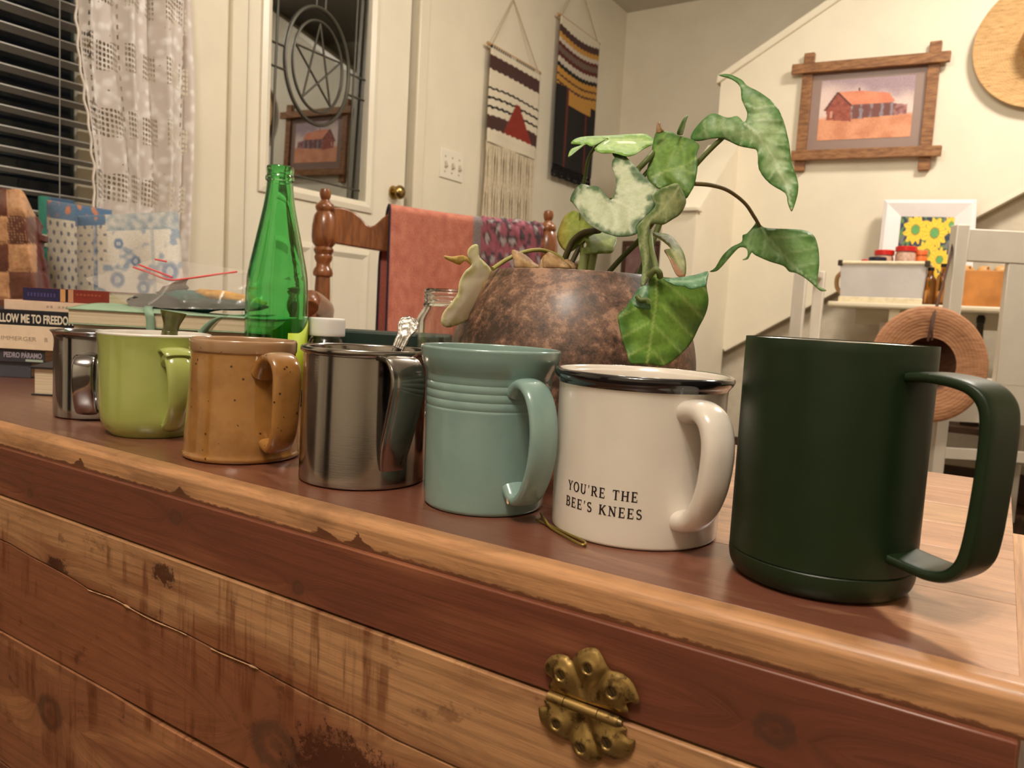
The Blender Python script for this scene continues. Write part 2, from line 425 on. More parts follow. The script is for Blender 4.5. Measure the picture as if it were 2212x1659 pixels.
for z in (1.39, 1.32): came_line([(G[0], z), (oc[0] - 0.165 * 0.86, z)]); came_line([(oc[0] + 0.165 * 0.86, z), (G[1], z)])
for y in (oc[0] - 0.02, oc[0] + 0.02): came_line([(y, oc[1] + 0.185), (y, G[3])])
for y in (G[0] + 0.045, G[1] - 0.055): came_line([(y, G[2]), (y, G[3])])
came_line([(G[0], G[2] + 0.05), (G[1], G[2] + 0.05)])
brass = plain('door_brass', rgb(176, 150, 96), 0.22, 1.0, var=0.1)
kb = lathe('door_knob', [(0.0, 0.048), (0.015, 0.046), (0.024, 0.038), (0.026, 0.030), (0.020, 0.021), (0.011, 0.016), (0.011, 0.007), (0.024, 0.005), (0.026, 0.0), (0.0, 0.0)], brass, door, seg=32)
kb.rotation_euler = (0, PI / 2, 0); kb.location = (dx1, 2.187, 1.02)
# casings and jambs of door and window
def casing(name, y0, y1, z0, z1, wd):
    o = structure(bpy.data.objects.new(name, bpy.data.meshes.new(name))); C.objects.link(o)
    bs = []
    for a, b in ((y0 - wd, y0), (y1, y1 + wd)): bs.append(((XL, a, max(z0 - wd, 0)), (XL + 0.016, b, z1 + wd)))
    bs.append(((XL, y0, z1), (XL + 0.016, y1, z1 + wd)))
    if z0 > 0: bs.append(((XL, y0 - wd - 0.02, z0 - 0.03), (XL + 0.05, y1 + wd + 0.02, z0)))
    add_boxes(o, bs, trimm); bev(o, 0.004); return o
casing('trim_4', 1.505, 2.268, 0, 2.04, 0.055)
casing('trim_5', WIN[0], WIN[1], WIN[2], WIN[3], 0.06)
# ---- window with slatted blind
wf = structure(bpy.data.objects.new('window_1', bpy.data.meshes.new('window_1'))); C.objects.link(wf)
wx = XL - 0.10
add_boxes(wf, [((wx, WIN[0], WIN[2]), (wx + 0.035, WIN[1], WIN[2] + 0.04)), ((wx, WIN[0], WIN[3] - 0.04), (wx + 0.035, WIN[1], WIN[3])), ((wx, WIN[0], WIN[2]), (wx + 0.035, WIN[0] + 0.04, WIN[3])), ((wx, WIN[1] - 0.04, WIN[2]), (wx + 0.035, WIN[1], WIN[3])), ((wx, 0.36, WIN[2]), (wx + 0.03, 0.39, WIN[3]))], trimm)
box('pane', (wx + 0.012, WIN[0] + 0.03, WIN[2] + 0.03), (wx + 0.018, WIN[1] - 0.03, WIN[3] - 0.03), pane_mat('window_glass', 1.45), wf)
bl = wthing('window_blind', 'grey slatted horizontal blind over the dark window at the left', 'blind', (XL - 0.03, 0.37, 1.95))
slatm = plain('slat_paint', rgb(182, 178, 172), 0.5, var=0.03)
box('head_rail', (XL - 0.06, WIN[0] + 0.01, 1.945), (XL - 0.005, WIN[1] - 0.01, 1.99), slatm, bl, bevel=0.003)
z = 1.182; sm = None
zs = [0.776 + 0.0455 * k for k in range(25)]
for z in zs:
    if sm is None:
        pr = []
        for k in range(9):
            u = -1 + k / 4; pr.append((u * 0.024, 0.0035 * (1 - u * u)))
        vs, fs = [], []
        for yy in (WIN[0] + 0.012, WIN[1] - 0.012):
            vs += [(a, yy, b) for a, b in pr] + [(a, yy, b - 0.003) for a, b in reversed(pr)]
        n = 18
        fs = [tuple(range(n)), tuple(range(2 * n - 1, n - 1, -1))] + [(i, (i + 1) % n, n + (i + 1) % n, n + i) for i in range(n)]
        sm = mesh('slat', vs, fs, slatm, bl, angle=50); sm.matrix_parent_inverse = Matrix.Identity(4); o = sm
    else:
        o = sm.copy(); C.objects.link(o)
    o.location = (0, -0.37, z - 1.95); o.rotation_euler = (0, math.radians(-4), 0)
for yy in (0.985, 0.35): tube('ladder_cord', [(XL - 0.005, yy, 0.75), (XL - 0.005, yy, 1.96)], 0.0012, slatm, bl, seg=6)
# ---- switch plate
sp = wthing('switch_plate', 'ivory three-gang switch plate between the door and the hangings', 'light switch', (XL, 2.51, 1.12))
ivory = plain('ivory_plastic', rgb(238, 230, 212), 0.3, var=0.0)
box('plate', (XL, 2.437, 1.122), (XL + 0.006, 2.587, 1.236), ivory, sp, bevel=0.002)
for k in range(3):
    y = 2.466 + k * 0.046
    rbox('toggle', (XL + 0.010, y, 1.176), (0.014, 0.009, 0.022), plain('toggle_plastic', rgb(205, 195, 175), 0.3, var=0), sp, tilt=0, roty=-0.4)
    for zz in (1.148, 1.208): rbox('screw', (XL + 0.0065, y, zz), (0.0025, 0.006, 0.006), plain('screw_metal', rgb(150, 140, 120), 0.3, 0.8), sp, bevel=0.001)
# ---- woven hangings
cord = plain('cotton_cord', rgb(190, 172, 142), 0.9, var=0.1, bump=0.3)
weave = painted('wool_weave', 0.95, 0.5, 350, sheen=0.04, bdist=0.002)
CR = rgb(222, 210, 186); DB = rgb(72, 44, 38); BK = rgb(20, 13, 12); RD = rgb(138, 44, 28)
def hang1(u, v):
    s = v + 0.022 * math.sin(PI * u) * (1 if v > .35 else 0.2)
    j = 0.006 * math.sin(u * 60 + v * 30)
    s += j
    if v < 0.03: return BK if (u * 24) % 1 < 0.6 else CR
    tw = (s - 0.50) / 0.37
    if 0 < tw < 1 and abs(u - (0.57 + 0.02 * tw)) < 0.03 + 0.27 * tw: return RD
    if 0.10 < s < 0.245: return DB
    for a, b in ((.43, .452), (.525, .55), (.62, .647)):
        if a < s < b: return BK
    if 0.72 < s < 0.865: return DB
    return CR
GD = rgb(196, 142, 62); GW = rgb(205, 192, 176); GR = rgb(112, 92, 78); DR = rgb(92, 34, 24)
def hang2(u, v):
    s = v - 0.03 * math.sin(PI * u) + 0.012 * u + 0.004 * math.sin(u * 70)
    if v > 0.33 and 0.28 < u < 0.86 and v < 0.56: lim = 0.56
    else: lim = 0.50 if u > 0.86 else 0.45
    if s > 0.335 and v < lim:
        for a in (.375, .425):
            if a < s < a + .014: return DB
        return GD
    if v >= lim:
        if abs(u - 0.25) < 0.022 or abs(u - 0.76) < 0.022: return rgb(96, 36, 26)
        return BK
    for e, c in ((.055, CR), (.105, DB), (.14, GD), (.17, GW), (.195, DR), (.235, GR), (.265, DR), (.305, GW), (.335, BK)):
        if s < e: return c
    return GD
def hanging(label, y0, y1, ztop, zweave, fn, peak, fr_z, frcol, frn, dist):
    t = wthing('wall_hanging', label, 'wall hanging', (XL, (y0 + y1) / 2, fr_z), 'woven hangings on the door wall')
    x = XL + dist
    tube('rod', [(x - 0.004, y0 - 0.018, ztop + 0.002), (x - 0.004, y1 + 0.018, ztop + 0.002)], 0.0075, plain('dowel_wood', rgb(190, 150, 105), 0.5), t, seg=12)
    o = panel('woven_cloth', (x + 0.004, y0, ztop), (0, y1 - y0, 0), (0, 0, zweave - ztop), 70, 170, fn, weave, t, disp=lambda u, v: 0.0035 * math.sin(u * 9 + v * 4) * v + 0.0008 * math.sin(v * 340))
    solid(o, 0.006)
    tube('hanging_cord', [(x, y0 + 0.012, ztop + 0.006), (XL + 0.006, peak[0], peak[1])], 0.0028, cord, t, seg=8)
    tube('hanging_cord', [(x, y1 - 0.012, ztop + 0.006), (XL + 0.006, peak[0], peak[1])], 0.0028, cord, t, seg=8)
    vs, fs = [], []
    m = plain('fringe_' + str(frn), frcol, 0.95, var=0.12, scale=60)
    for k in range(frn):
        yy = y0 + (y1 - y0) * (k + 0.5) / frn; n0 = len(vs); L = (zweave - fr_z) * random.uniform(0.94, 1.03)
        for s in range(8):
            zz = zweave + 0.004 - L * s / 7
            px = x + 0.002 + 0.003 * math.sin(k * 2.3 + s * 0.8); py = yy + 0.003 * math.sin(k * 1.7 + s * 1.1)
            for a in range(5): vs.append((px + 0.0032 * math.cos(a * 1.257), py + 0.0042 * math.sin(a * 1.257), zz))
        for s in range(7):
            for a in range(5): fs.append((n0 + s * 5 + a, n0 + s * 5 + (a + 1) % 5, n0 + s * 5 + 5 + (a + 1) % 5, n0 + s * 5 + 5 + a))
    mesh('fringe', vs, fs, m, t, kind='stuff')
hanging('cream woven wall hanging with brown bands, a red triangle and a long cream fringe', 2.705, 3.10, 1.71, 1.315, hang1, (2.895, 1.965), 0.80, rgb(205, 190, 164), 62, 0.03)
hanging('dark fringed wall hanging with wavy gold, brown and white bands', 3.265, 3.672, 2.02, 1.33, hang2, (3.47, 2.27), 1.27, rgb(20, 14, 13), 60, 0.03)
# ---- lace curtain on its bracket
def lace_mat():
    t = NT('cotton_lace'); uv = t.uv(); p = t.xyz(uv); P = t.comb(p[0], p[1], 0.0)
    u, v = p[0], p[1]
    # flowers: soft discs with petals; open net squares between them
    def cell(x, per, off=0.0): return t.math('SUBTRACT', t.math('FRACT', t.math('DIVIDE', t.math('ADD', x, off), per)), 0.5)
    cu, cv = cell(u, 0.085), cell(v, 0.155)
    inu = t.math('LESS_THAN', t.math('ABSOLUTE', cu), 0.36); inv = t.math('LESS_THAN', t.math('ABSOLUTE', cv), 0.22)
    net = t.math('MULTIPLY', inu, inv)
    hu, hv = cell(u, 0.0085), cell(t.math('ADD', v, t.math('MULTIPLY', u, 0.25)), 0.0125)
    r = t.math('SQRT', t.math('ADD', t.math('MULTIPLY', hu, hu), t.math('MULTIPLY', hv, hv)))
    hole = t.math('MULTIPLY', net, t.math('LESS_THAN', r, 0.36))
    vor = t.n('ShaderNodeTexVoronoi', {'Vector': P, 'Scale': 75.0, 'Randomness': 0.9}).outputs['Distance']
    big = t.noise(P, 16, 3, 0.6)
    pet = t.math('MULTIPLY', t.math('LESS_THAN', vor, 0.21), t.math('GREATER_THAN', big, 0.60))
    hole = t.math('MAXIMUM', hole, t.math('MULTIPLY', pet, t.math('SUBTRACT', 1.0, net)))
    lad = t.math('MULTIPLY', t.math('LESS_THAN', t.math('ABSOLUTE', t.math('SUBTRACT', cell(u, 0.13, 0.03), 0.0)), 0.022), t.math('LESS_THAN', t.math('ABSOLUTE', cell(v, 0.024)), 0.22))
    hole = t.math('MAXIMUM', hole, lad)
    relief = t.n('ShaderNodeTexVoronoi', {'Vector': P, 'Scale': 42.0, 'Randomness': 1.0}, feature='SMOOTH_F1').outputs['Distance']
    tr = t.n('ShaderNodeBsdfTransparent'); tl = t.n('ShaderNodeBsdfTranslucent', {'Color': rgb(225, 212, 200)})
    t.set(Base_Color=t.mix(t.ss(relief, 0.15, 0.5), (0.97, 0.92, 0.885), (0.74, 0.66, 0.61)), Roughness=0.95)
    t.bump(relief, 0.7, 0.004)
    b2 = t.n('ShaderNodeMixShader', {0: 0.12, 1: t.b.outputs[0], 2: tl.outputs[0]})
    mx = t.n('ShaderNodeMixShader', {0: hole, 1: b2.outputs[0], 2: tr.outputs[0]})
    t.t.links.new(mx.outputs[0], t.out.inputs[0]); return t.m
cu = wthing('lace_curtain', 'white crocheted lace curtain gathered beside the dark window', 'curtain', (XL + 0.06, 1.15, 0.6))
def curtain():
    nu, nv = 150, 90; vs, fs, uvs = [], [], []
    for j in range(nv + 1):
        v = j / nv; z = 2.0 - v * 1.36
        yl = 0.988 + 0.016 * sst(z, 1.2, 0.8) + 0.008 * math.sin(z * 9); yr = 1.300 + 0.006 * math.sin(z * 7)
        for i in range(nu + 1):
            u = i / nu; uu = u ** 1.0
            y = yl + (yr - yl) * uu + 0.007 * math.sin(u * 22 + z * 2.0)
            x = XL + 0.075 + 0.024 * math.sin(u * 19 + 0.9 * math.sin(z * 2.2)) + 0.010 * math.sin(u * 43 + z * 3)
            if u > 0.86: x -= (u - 0.86) * 0.25
            vs.append((x, y, z)); uvs.append((u * 0.52, z))
    for j in range(nv):
        for i in range(nu):
            a = j * (nu + 1) + i; fs.append((a, a + 1, a + nu + 2, a + nu + 1))
    o = mesh('lace_panel', vs, fs, lace_mat(), cu, angle=None)
    l = o.data.uv_layers.new(name='UV')
    for lp in o.data.loops: l.data[lp.index].uv = uvs[lp.vertex_index]
    tube('scalloped_edge', [(XL + 0.075 + 0.024 * math.sin(0.9 * math.sin((2.0 - k * 0.03) * 2.2)) + 0.010 * math.sin((2.0 - k * 0.03) * 3) + 0.002 * math.sin(k * 1.9), 0.988 + 0.016 * sst(2.0 - k * 0.03, 1.2, 0.8) + 0.008 * math.sin((2.0 - k * 0.03) * 9) - 0.002 + 0.004 * (k % 2), 2.0 - k * 0.03) for k in range(45)], 0.0028, plain('lace_edge', rgb(232, 220, 208), 0.9), cu, seg=6)
curtain()
br = wthing('curtain_rod', 'gold curtain rod above the lace curtain', 'curtain rod', (XL, 1.18, 1.24))
gold = plain('rod_gold', rgb(206, 176, 120), 0.35, 0.7)
tube('rod', [(XL + 0.075, 0.2, 2.015), (XL + 0.075, 1.36, 2.015)], 0.009, gold, br, seg=12)
tube('bracket', [(XL + 0.002, 1.34, 2.0), (XL + 0.05, 1.34, 1.99), (XL + 0.075, 1.34, 2.004)], 0.006, gold, br)
tb = onX(395, 4, XL + 0.02)
hk = tag(lathe('tieback_hook', [(0.0, -0.016), (0.008, -0.014), (0.012, -0.004), (0.010, 0.006), (0.006, 0.012), (0.006, 0.04), (0.0, 0.042)], gold, None, 24), 'small gold tieback hook high on the wall beside the lace curtain', 'hook')
hk.location = (XL + 0.02, tb.y, tb.z + 0.006)
tube('shank', [(XL + 0.001, tb.y, tb.z + 0.03), (XL + 0.02, tb.y, tb.z + 0.03)], 0.004, gold, None).parent = hk
bpy.data.objects['shank'].matrix_parent_inverse = Matrix.Translation(-Vector(hk.location))

# ================================================================== THE CEDAR CHEST
def cedar(name, heart, sap, sapfn=None, grain='X', saw=0.0, knots=(), rough=0.42, seed=0.0, coat=0.25, gloss=0.4, mid=0.5, stain=()):
    """cedar board: heartwood and sapwood streaks along the grain, growth rings round knots, saw marks"""
    t = NT(name); v = t.obj(); x, y, z = t.xyz(v)
    a, b = (x, z) if grain == 'X' else ((x, y) if grain == 'XY' else (y, x))
    # rings bend round each knot
    bend = 0.0; dark = 0.0; core = 0.0
    for (ka, kb, kr) in knots:
        da = t.math('DIVIDE', t.math('SUBTRACT', a, ka), 2.2); db = t.math('SUBTRACT', b, kb)
        dd = t.math('SQRT', t.math('ADD', t.math('MULTIPLY', da, da), t.math('MULTIPLY', db, db)))
        g = t.math('DIVIDE', dd, kr)
        e = t.math('DIVIDE', 1.0, t.math('ADD', 1.0, t.math('MULTIPLY', g, g)))
        bend = t.math('ADD', bend, t.math('MULTIPLY', t.math('MULTIPLY', e, kr * 2.2), t.math('SIGN', db)))
        kd = t.math('DIVIDE', t.math('SQRT', t.math('ADD', t.math('POWER', t.math('MULTIPLY', da, 1.7), 2.0), t.math('MULTIPLY', db, db))), kr)
        kd = t.math('ADD', kd, t.math('MULTIPLY', t.math('SUBTRACT', t.noise(v, 90 / (kr / 0.01), 4, 0.7), 0.5), 0.9))
        rg = t.math('SUBTRACT', 1.0, t.ss(t.math('ABSOLUTE', t.math('SUBTRACT', kd, 0.62)), 0.06, 0.34))
        core = t.math('MAXIMUM', core, t.math('MAXIMUM', rg, t.math('MULTIPLY', t.ss(kd, 0.35, 0.1), 0.7)))
        dark = t.math('MAXIMUM', dark, t.math('MULTIPLY', e, 0.8))
    bb = t.math('ADD', b, bend) if knots else b
    P = t.comb(t.math('ADD', a, seed), bb, 0.0)
    big = t.noise(t.mp(P, (2.2, 14, 1)), 2.2, 3, 0.55, 0.4)
    ring = t.n('ShaderNodeTexWave', {'Vector': t.mp(P, (0.9, 9, 1) if grain != 'XY' else (1.3, 4.5, 1)), 'Scale': 5.0, 'Distortion': 7.0, 'Detail': 3.0, 'Detail Scale': 0.7, 'Detail Roughness': 0.5}, bands_direction='Y').outputs['Fac']
    fine = t.noise(t.mp(P, (10, 260, 1)), 3, 4, 0.65)
    blotch = t.noise(t.mp(P, (5, 22, 1)), 2.0, 5, 0.65, 0.6)
    sapm = t.ss(big, mid - 0.10, mid + 0.10) if sapfn is None else sapfn(t, x, y, z, big, blotch)
    col = t.mix(sapm, heart, sap)
    col = t.mix(t.math('MULTIPLY', t.ss(ring, 0.55, 0.95), 0.45 if grain != 'XY' else 0.22), col, t.mix(0.5, col, tuple(c * 0.25 for c in heart)))
    col = t.mix(t.math('MULTIPLY', t.ss(fine, 0.42, 0.72), 0.5), col, t.mix(0.6, col, tuple(c * 0.35 for c in heart)))
    col = t.mix(t.math('MULTIPLY', t.ss(blotch, 0.46, 0.70), 0.5), col, tuple(c * 0.6 for c in heart))
    if knots:
        col = t.mix(t.math('MULTIPLY', dark, 0.6), col, tuple(c * 0.5 for c in heart))
        col = t.mix(t.math('MULTIPLY', core, 0.65), col, rgb(74, 50, 40))
    h = t.math('MULTIPLY', fine, 0.5)
    for (ka, kb, kr) in stain:                 # rough torn patch, rust dark
        da = t.math('DIVIDE', t.math('SUBTRACT', a, ka), 1.7); db = t.math('SUBTRACT', b, kb)
        g = t.math('DIVIDE', t.math('SQRT', t.math('ADD', t.math('MULTIPLY', da, da), t.math('MULTIPLY', db, db))), kr)
        n = t.noise(v, 150, 6, 0.8); f = t.math('SUBTRACT', t.math('ADD', n, 0.25), t.math('MULTIPLY', g, 0.42))
        col = t.mix(t.math('MULTIPLY', t.ss(f, 0.36, 0.50), 0.85), col, rgb(64, 28, 18)); h = t.math('SUBTRACT', h, t.ss(f, 0.36, 0.5))
    if saw:
        pitch = t.noise(t.mp(v, (105, 1, 10)), 1.0, 3, 0.6)
        patch = t.noise(t.mp(v, (3.5, 1, 11)), 2.0, 4, 0.6)
        m = t.math('MULTIPLY', t.math('MULTIPLY', t.ss(pitch, 0.47, 0.66), t.ss(patch, 0.44, 0.62)), saw)
        col = t.mix(t.math('MULTIPLY', m, 0.85), col, rgb(100, 50, 26))
        h = t.math('SUBTRACT', h, t.math('MULTIPLY', m, 1.2))
        streak = t.math('MULTIPLY', t.ss(t.noise(t.mp(v, (40, 1, 60)), 1.0, 4, 0.7), 0.60, 0.70), 0.5 * saw)
        col = t.mix(streak, col, rgb(70, 30, 16))
    t.set(Base_Color=col, Roughness=t.math('ADD', rough - 0.06, t.math('MULTIPLY', fine, 0.12)))
    t.b.inputs['Coat Weight'].default_value = coat; t.b.inputs['Coat Roughness'].default_value = 0.22
    t.b.inputs['Specular IOR Level'].default_value = gloss
    t.bump(h, 0.25, 0.0012)
    return t.m
HEART = rgb(138, 82, 56); SAP = rgb(214, 160, 106); PINK = rgb(210, 152, 118)
YT, YB2, YBOX, XJ, XO, XLFT, YBK = 0.277, 0.2742, 0.2728, 0.0152, 0.0258, -1.09, 0.6836
chest = wthing('cedar_chest', 'reddish cedar chest with a pale trimmed lid and brass butterfly hinge', 'chest', (-0.53, 0.48, 0))
def plank(name, xs, zt, zb, y0, y1, mat):
    vs, fs = [], []; n = len(xs)
    for yy in (y0, y1):
        for xx in xs: vs.append((xx, yy, zt(xx)))
        for xx in xs: vs.append((xx, yy, zb(xx)))
    for i in range(n - 1):
        fs += [(i, i + 1, n + i + 1, n + i), (2 * n + i, 3 * n + i, 3 * n + i + 1, 2 * n + i + 1), (i, 2 * n + i, 2 * n + i + 1, i + 1), (n + i, n + i + 1, 3 * n + i + 1, 3 * n + i)]
    fs += [(0, n, 3 * n, 2 * n), (n - 1, 3 * n - 1, 4 * n - 1, 2 * n - 1)]
    o = mesh(name, vs, fs, mat, chest, smooth=True, angle=40); bev(o, 0.0007, 2); return o
xs = [XLFT + 0.012 + (XJ + 0.0006 - XLFT - 0.012) * k / 40 for k in range(41)]
# crack line between the first two planks of the back
CK = [(-1.1, 0.418), (-0.9, 0.411), (-0.72, 0.4065), (-0.631, 0.4036), (-0.545, 0.3985), (-0.505, 0.3955), (-0.475, 0.3958), (-0.423, 0.3939), (-0.33, 0.392), (-0.27, 0.3890), (-0.204, 0.3868), (-0.12, 0.3875), (-0.05, 0.389), (0.05, 0.39)]
def ck(x):
    for (a, za), (b, zb) in zip(CK, CK[1:]):
        if a <= x <= b: return za + (zb - za) * (x - a) / (b - a) + 0.0006 * math.sin(x * 90)
    return 0.39
def sap_upper(t, x, y, z, big, bl):   # pale at the top edge, rusty below toward the live edge
    f = t.math('ADD', t.math('MULTIPLY', t.math('SUBTRACT', z, 0.413), 22.0), t.math('MULTIPLY', t.math('SUBTRACT', big, 0.5), 2.6))
    f = t.math('ADD', f, t.math('MULTIPLY', t.math('ADD', x, 0.45), 1.3))
    return t.ss(f, -0.45, 0.35)
def sap_mid(t, x, y, z, big, bl):     # pale streak near the live edge at the right
    f = t.math('ADD', t.math('MULTIPLY', t.math('SUBTRACT', z, 0.385), 30.0), t.math('MULTIPLY', t.math('ADD', x, 0.33), 4.0))
    f = t.math('ADD', f, t.math('MULTIPLY', t.math('SUBTRACT', big, 0.5), 3.0))
    return t.ss(f, -0.2, 0.9)
back1 = plank('back_plank', xs, lambda x: 0.4368, lambda x: ck(x) + 0.0004, YBOX, YBOX + 0.018, cedar('cedar_back_upper', rgb(144, 90, 58), rgb(188, 140, 98), sap_upper, stain=((-0.545, 0.4005, 0.010), (-0.02, 0.420, 0.016), (-0.42, 0.425, 0.008)), saw=0.9, knots=((-0.552, 0.3995, 0.007), (-0.47, 0.44, 0.003)), coat=0.1, seed=1.3))
back2 = plank('back_plank', xs, lambda x: ck(x) - 0.0004, lambda x: 0.3312, YBOX + 0.0006, YBOX + 0.018, cedar('cedar_back_middle', rgb(146, 90, 60), rgb(196, 146, 102), sap_mid, stain=((-0.262, 0.352, 0.030), (-0.215, 0.343, 0.022)), saw=0.9, knots=((-0.315, 0.352, 0.018), (-0.245, 0.345, 0.013)), coat=0.1, seed=4.1))
back3 = plank('back_plank', xs, lambda x: 0.3304 - 0.0022 * sst(x, -0.46, -0.44), lambda x: 0.225, YBOX, YBOX + 0.018, cedar('cedar_back_lower', rgb(150, 96, 66), rgb(180, 124, 84), None, saw=0.9, knots=((-0.555, 0.29, 0.016),), coat=0.1, seed=7.7, mid=0.58))
back4 = plank('back_plank', xs, lambda x: 0.224, lambda x: 0.05, YBOX, YBOX + 0.018, cedar('cedar_back_foot', rgb(120, 72, 48), rgb(170, 120, 80), None, saw=0.6, seed=9.2))
edm = plain('live_edge_sapwood', rgb(190, 146, 108), 0.7, var=0.3, scale=200, bump=0.6, bscale=500)
for (xa, xb) in ((-0.505, -0.395), (-0.372, -0.33)):
    n_ = 26; q_ = [xa + (xb - xa) * k / n_ for k in range(n_ + 1)]
    tube('live_edge', [(x_, YBOX - 0.0001, ck(x_) - 0.0004) for x_ in q_], [0.0003 + 0.0011 * max(0, noise.noise(Vector((x_ * 130, 2, 1)))) for x_ in q_], edm, chest, sub=2, seg=6)
endm = cedar('cedar_end', rgb(150, 92, 62), rgb(206, 150, 108), None, grain='Y', seed=3.0)
bev(box('end_panel', (XJ - 0.0195, YBOX + 0.0185, 0.05), (XJ + 0.0004, YBK - 0.012, 0.4368), endm, chest), 0.001)
bev(box('end_panel', (XLFT + 0.012, YBOX + 0.0185, 0.05), (XLFT + 0.030, YBK - 0.012, 0.4368), endm, chest), 0.001)
bev(box('front_panel', (XLFT + 0.031, YBK - 0.030, 0.05), (XJ - 0.02, YBK - 0.012, 0.4368), endm, chest), 0.001)
box('floor_panel', (XLFT + 0.031, YBOX + 0.019, 0.055), (XJ - 0.02, YBK - 0.031, 0.07), endm, chest)
box('plinth', (XLFT + 0.004, YBOX - 0.008, 0.0), (XJ + 0.008, YBK - 0.004, 0.0495), cedar('cedar_plinth', rgb(120, 72, 48), SAP, None, seed=5), chest, bevel=0.004)
# lid: rim boards below, planked top, rounded trim round the edge
rimm = cedar('cedar_lid_rim', rgb(118, 66, 46), rgb(150, 92, 62), None, knots=((-0.055, 0.4535, 0.0075), (-0.302, 0.4455, 0.0045), (-0.41, 0.4625, 0.006), (-0.585, 0.447, 0.004)), coat=0.3, seed=2.2, mid=0.62)
plank('lid_rim_board', xs, lambda x: 0.4744, lambda x: 0.4381, YB2, YB2 + 0.016, rimm)
bev(box('lid_rim_board', (XJ - 0.0145, YB2 + 0.0165, 0.4381), (XJ + 0.002, YBK - 0.012, 0.4744), endm, chest), 0.001)
bev(box('lid_rim_board', (XLFT + 0.010, YB2 + 0.0165, 0.4381), (XLFT + 0.026, YBK - 0.012, 0.4744), endm, chest), 0.001)
bev(box('lid_rim_board', (XLFT + 0.027, YBK - 0.028, 0.4381), (XJ - 0.015, YBK - 0.012, 0.4744), endm, chest), 0.001)
def sap_shade_front(t, x, y, z, big, bl):   # the front board turns pale toward its right end, behind a slanting edge of heartwood and painted-in mug shadow
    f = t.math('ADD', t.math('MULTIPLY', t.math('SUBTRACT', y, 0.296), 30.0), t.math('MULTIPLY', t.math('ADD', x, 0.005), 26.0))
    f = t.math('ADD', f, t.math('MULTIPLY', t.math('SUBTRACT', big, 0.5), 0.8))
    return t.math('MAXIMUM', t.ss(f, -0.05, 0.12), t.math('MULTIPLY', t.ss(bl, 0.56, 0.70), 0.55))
def sap_right(t, x, y, z, big, bl):
    f = t.math('ADD', t.math('MULTIPLY', t.math('ADD', x, 0.16), 7.0), t.math('MULTIPLY', t.math('SUBTRACT', big, 0.5), 3.2))
    return t.ss(f, -0.3, 0.4)
yb = [0.2882, 0.3665, 0.442, 0.5, 0.56, 0.62, YBK]
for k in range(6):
    fn = sap_shade_front if k == 0 else sap_right
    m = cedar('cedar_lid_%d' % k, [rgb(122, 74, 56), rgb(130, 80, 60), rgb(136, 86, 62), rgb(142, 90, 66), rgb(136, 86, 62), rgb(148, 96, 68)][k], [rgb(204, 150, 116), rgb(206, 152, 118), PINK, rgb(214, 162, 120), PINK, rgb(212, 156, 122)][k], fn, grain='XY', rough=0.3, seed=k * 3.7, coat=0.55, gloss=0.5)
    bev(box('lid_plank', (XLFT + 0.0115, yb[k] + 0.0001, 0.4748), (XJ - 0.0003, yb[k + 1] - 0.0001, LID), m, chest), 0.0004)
def bullnose(name, path, mat, back):
    """trim strip whose outer top edge is rounded: section swept between two ends"""
    sec = [(0.0, 0.0)] + [(0.0, 0.0155 - 0.006)] + [(0.006 - 0.006 * math.cos(a * PI / 16), 0.0095 + 0.006 * math.sin(a * PI / 16)) for a in range(1, 9)] + [(0.0111, 0.0155), (0.0111, 0.0)]
    vs = []; fs = []; n = len(sec)
    for p, out in path:
        for o, h in sec: vs.append((p[0] + out[0] * o, p[1] + out[1] * o, 0.4745 + h))
    for k in range(len(path) - 1):
        for i in range(n):
            j = (i + 1) % n; fs.append((k * n + i, k * n + j, (k + 1) * n + j, (k + 1) * n + i))
    fs += [tuple(range(n)), tuple(range((len(path)) * n - 1, (len(path) - 1) * n - 1, -1))]
    return mesh(name, vs, fs, mat, chest, angle=50)
def nicks(t, x, y, z, big, bl):   # heartwood showing in chevron nicks along the lower edge, only in places
    tri = t.math('ABSOLUTE', t.math('SUBTRACT', t.math('FRACT', t.math('ADD', t.math('MULTIPLY', x, 42.0), t.math('MULTIPLY', bl, 1.2))), 0.5))
    where = t.ss(t.noise(t.comb(t.math('MULTIPLY', x, 9.0), 0.0, 0.0), 1.0, 2, 0.5), 0.50, 0.62)
    lim = t.math('ADD', 0.4757, t.math('MULTIPLY', t.math('MULTIPLY', t.math('POWER', t.math('SUBTRACT', 0.5, tri), 2.0), 0.026), where))
    lim = t.math('ADD', lim, t.math('MULTIPLY', t.math('SUBTRACT', t.noise(t.comb(t.math('MULTIPLY', x, 160.0), t.math('MULTIPLY', z, 500.0), 0.0), 1.0, 4, 0.7), 0.5), 0.004))
    return t.ss(t.math('SUBTRACT', z, lim), -0.0002, 0.0010)
trm = cedar('cedar_trim_back', rgb(104, 62, 38), rgb(194, 142, 98), nicks, rough=0.46, coat=0.2, seed=0.4)
bullnose('trim_strip', [((XLFT, YT), (1, 1)), ((XO, YT), (-1, 1))], trm, 1)
trs = cedar('cedar_trim_side', rgb(176, 122, 80), rgb(218, 166, 116), None, grain='Y', rough=0.46, coat=0.2, seed=0.9)
bullnose('trim_strip', [((XO, YT), (-1, 1)), ((XO, 0.5045), (-1, 0))], trs, 1)
bullnose('trim_strip', [((XLFT, YBK), (1, -1)), ((XLFT, YT), (1, 1))], trs, 1)
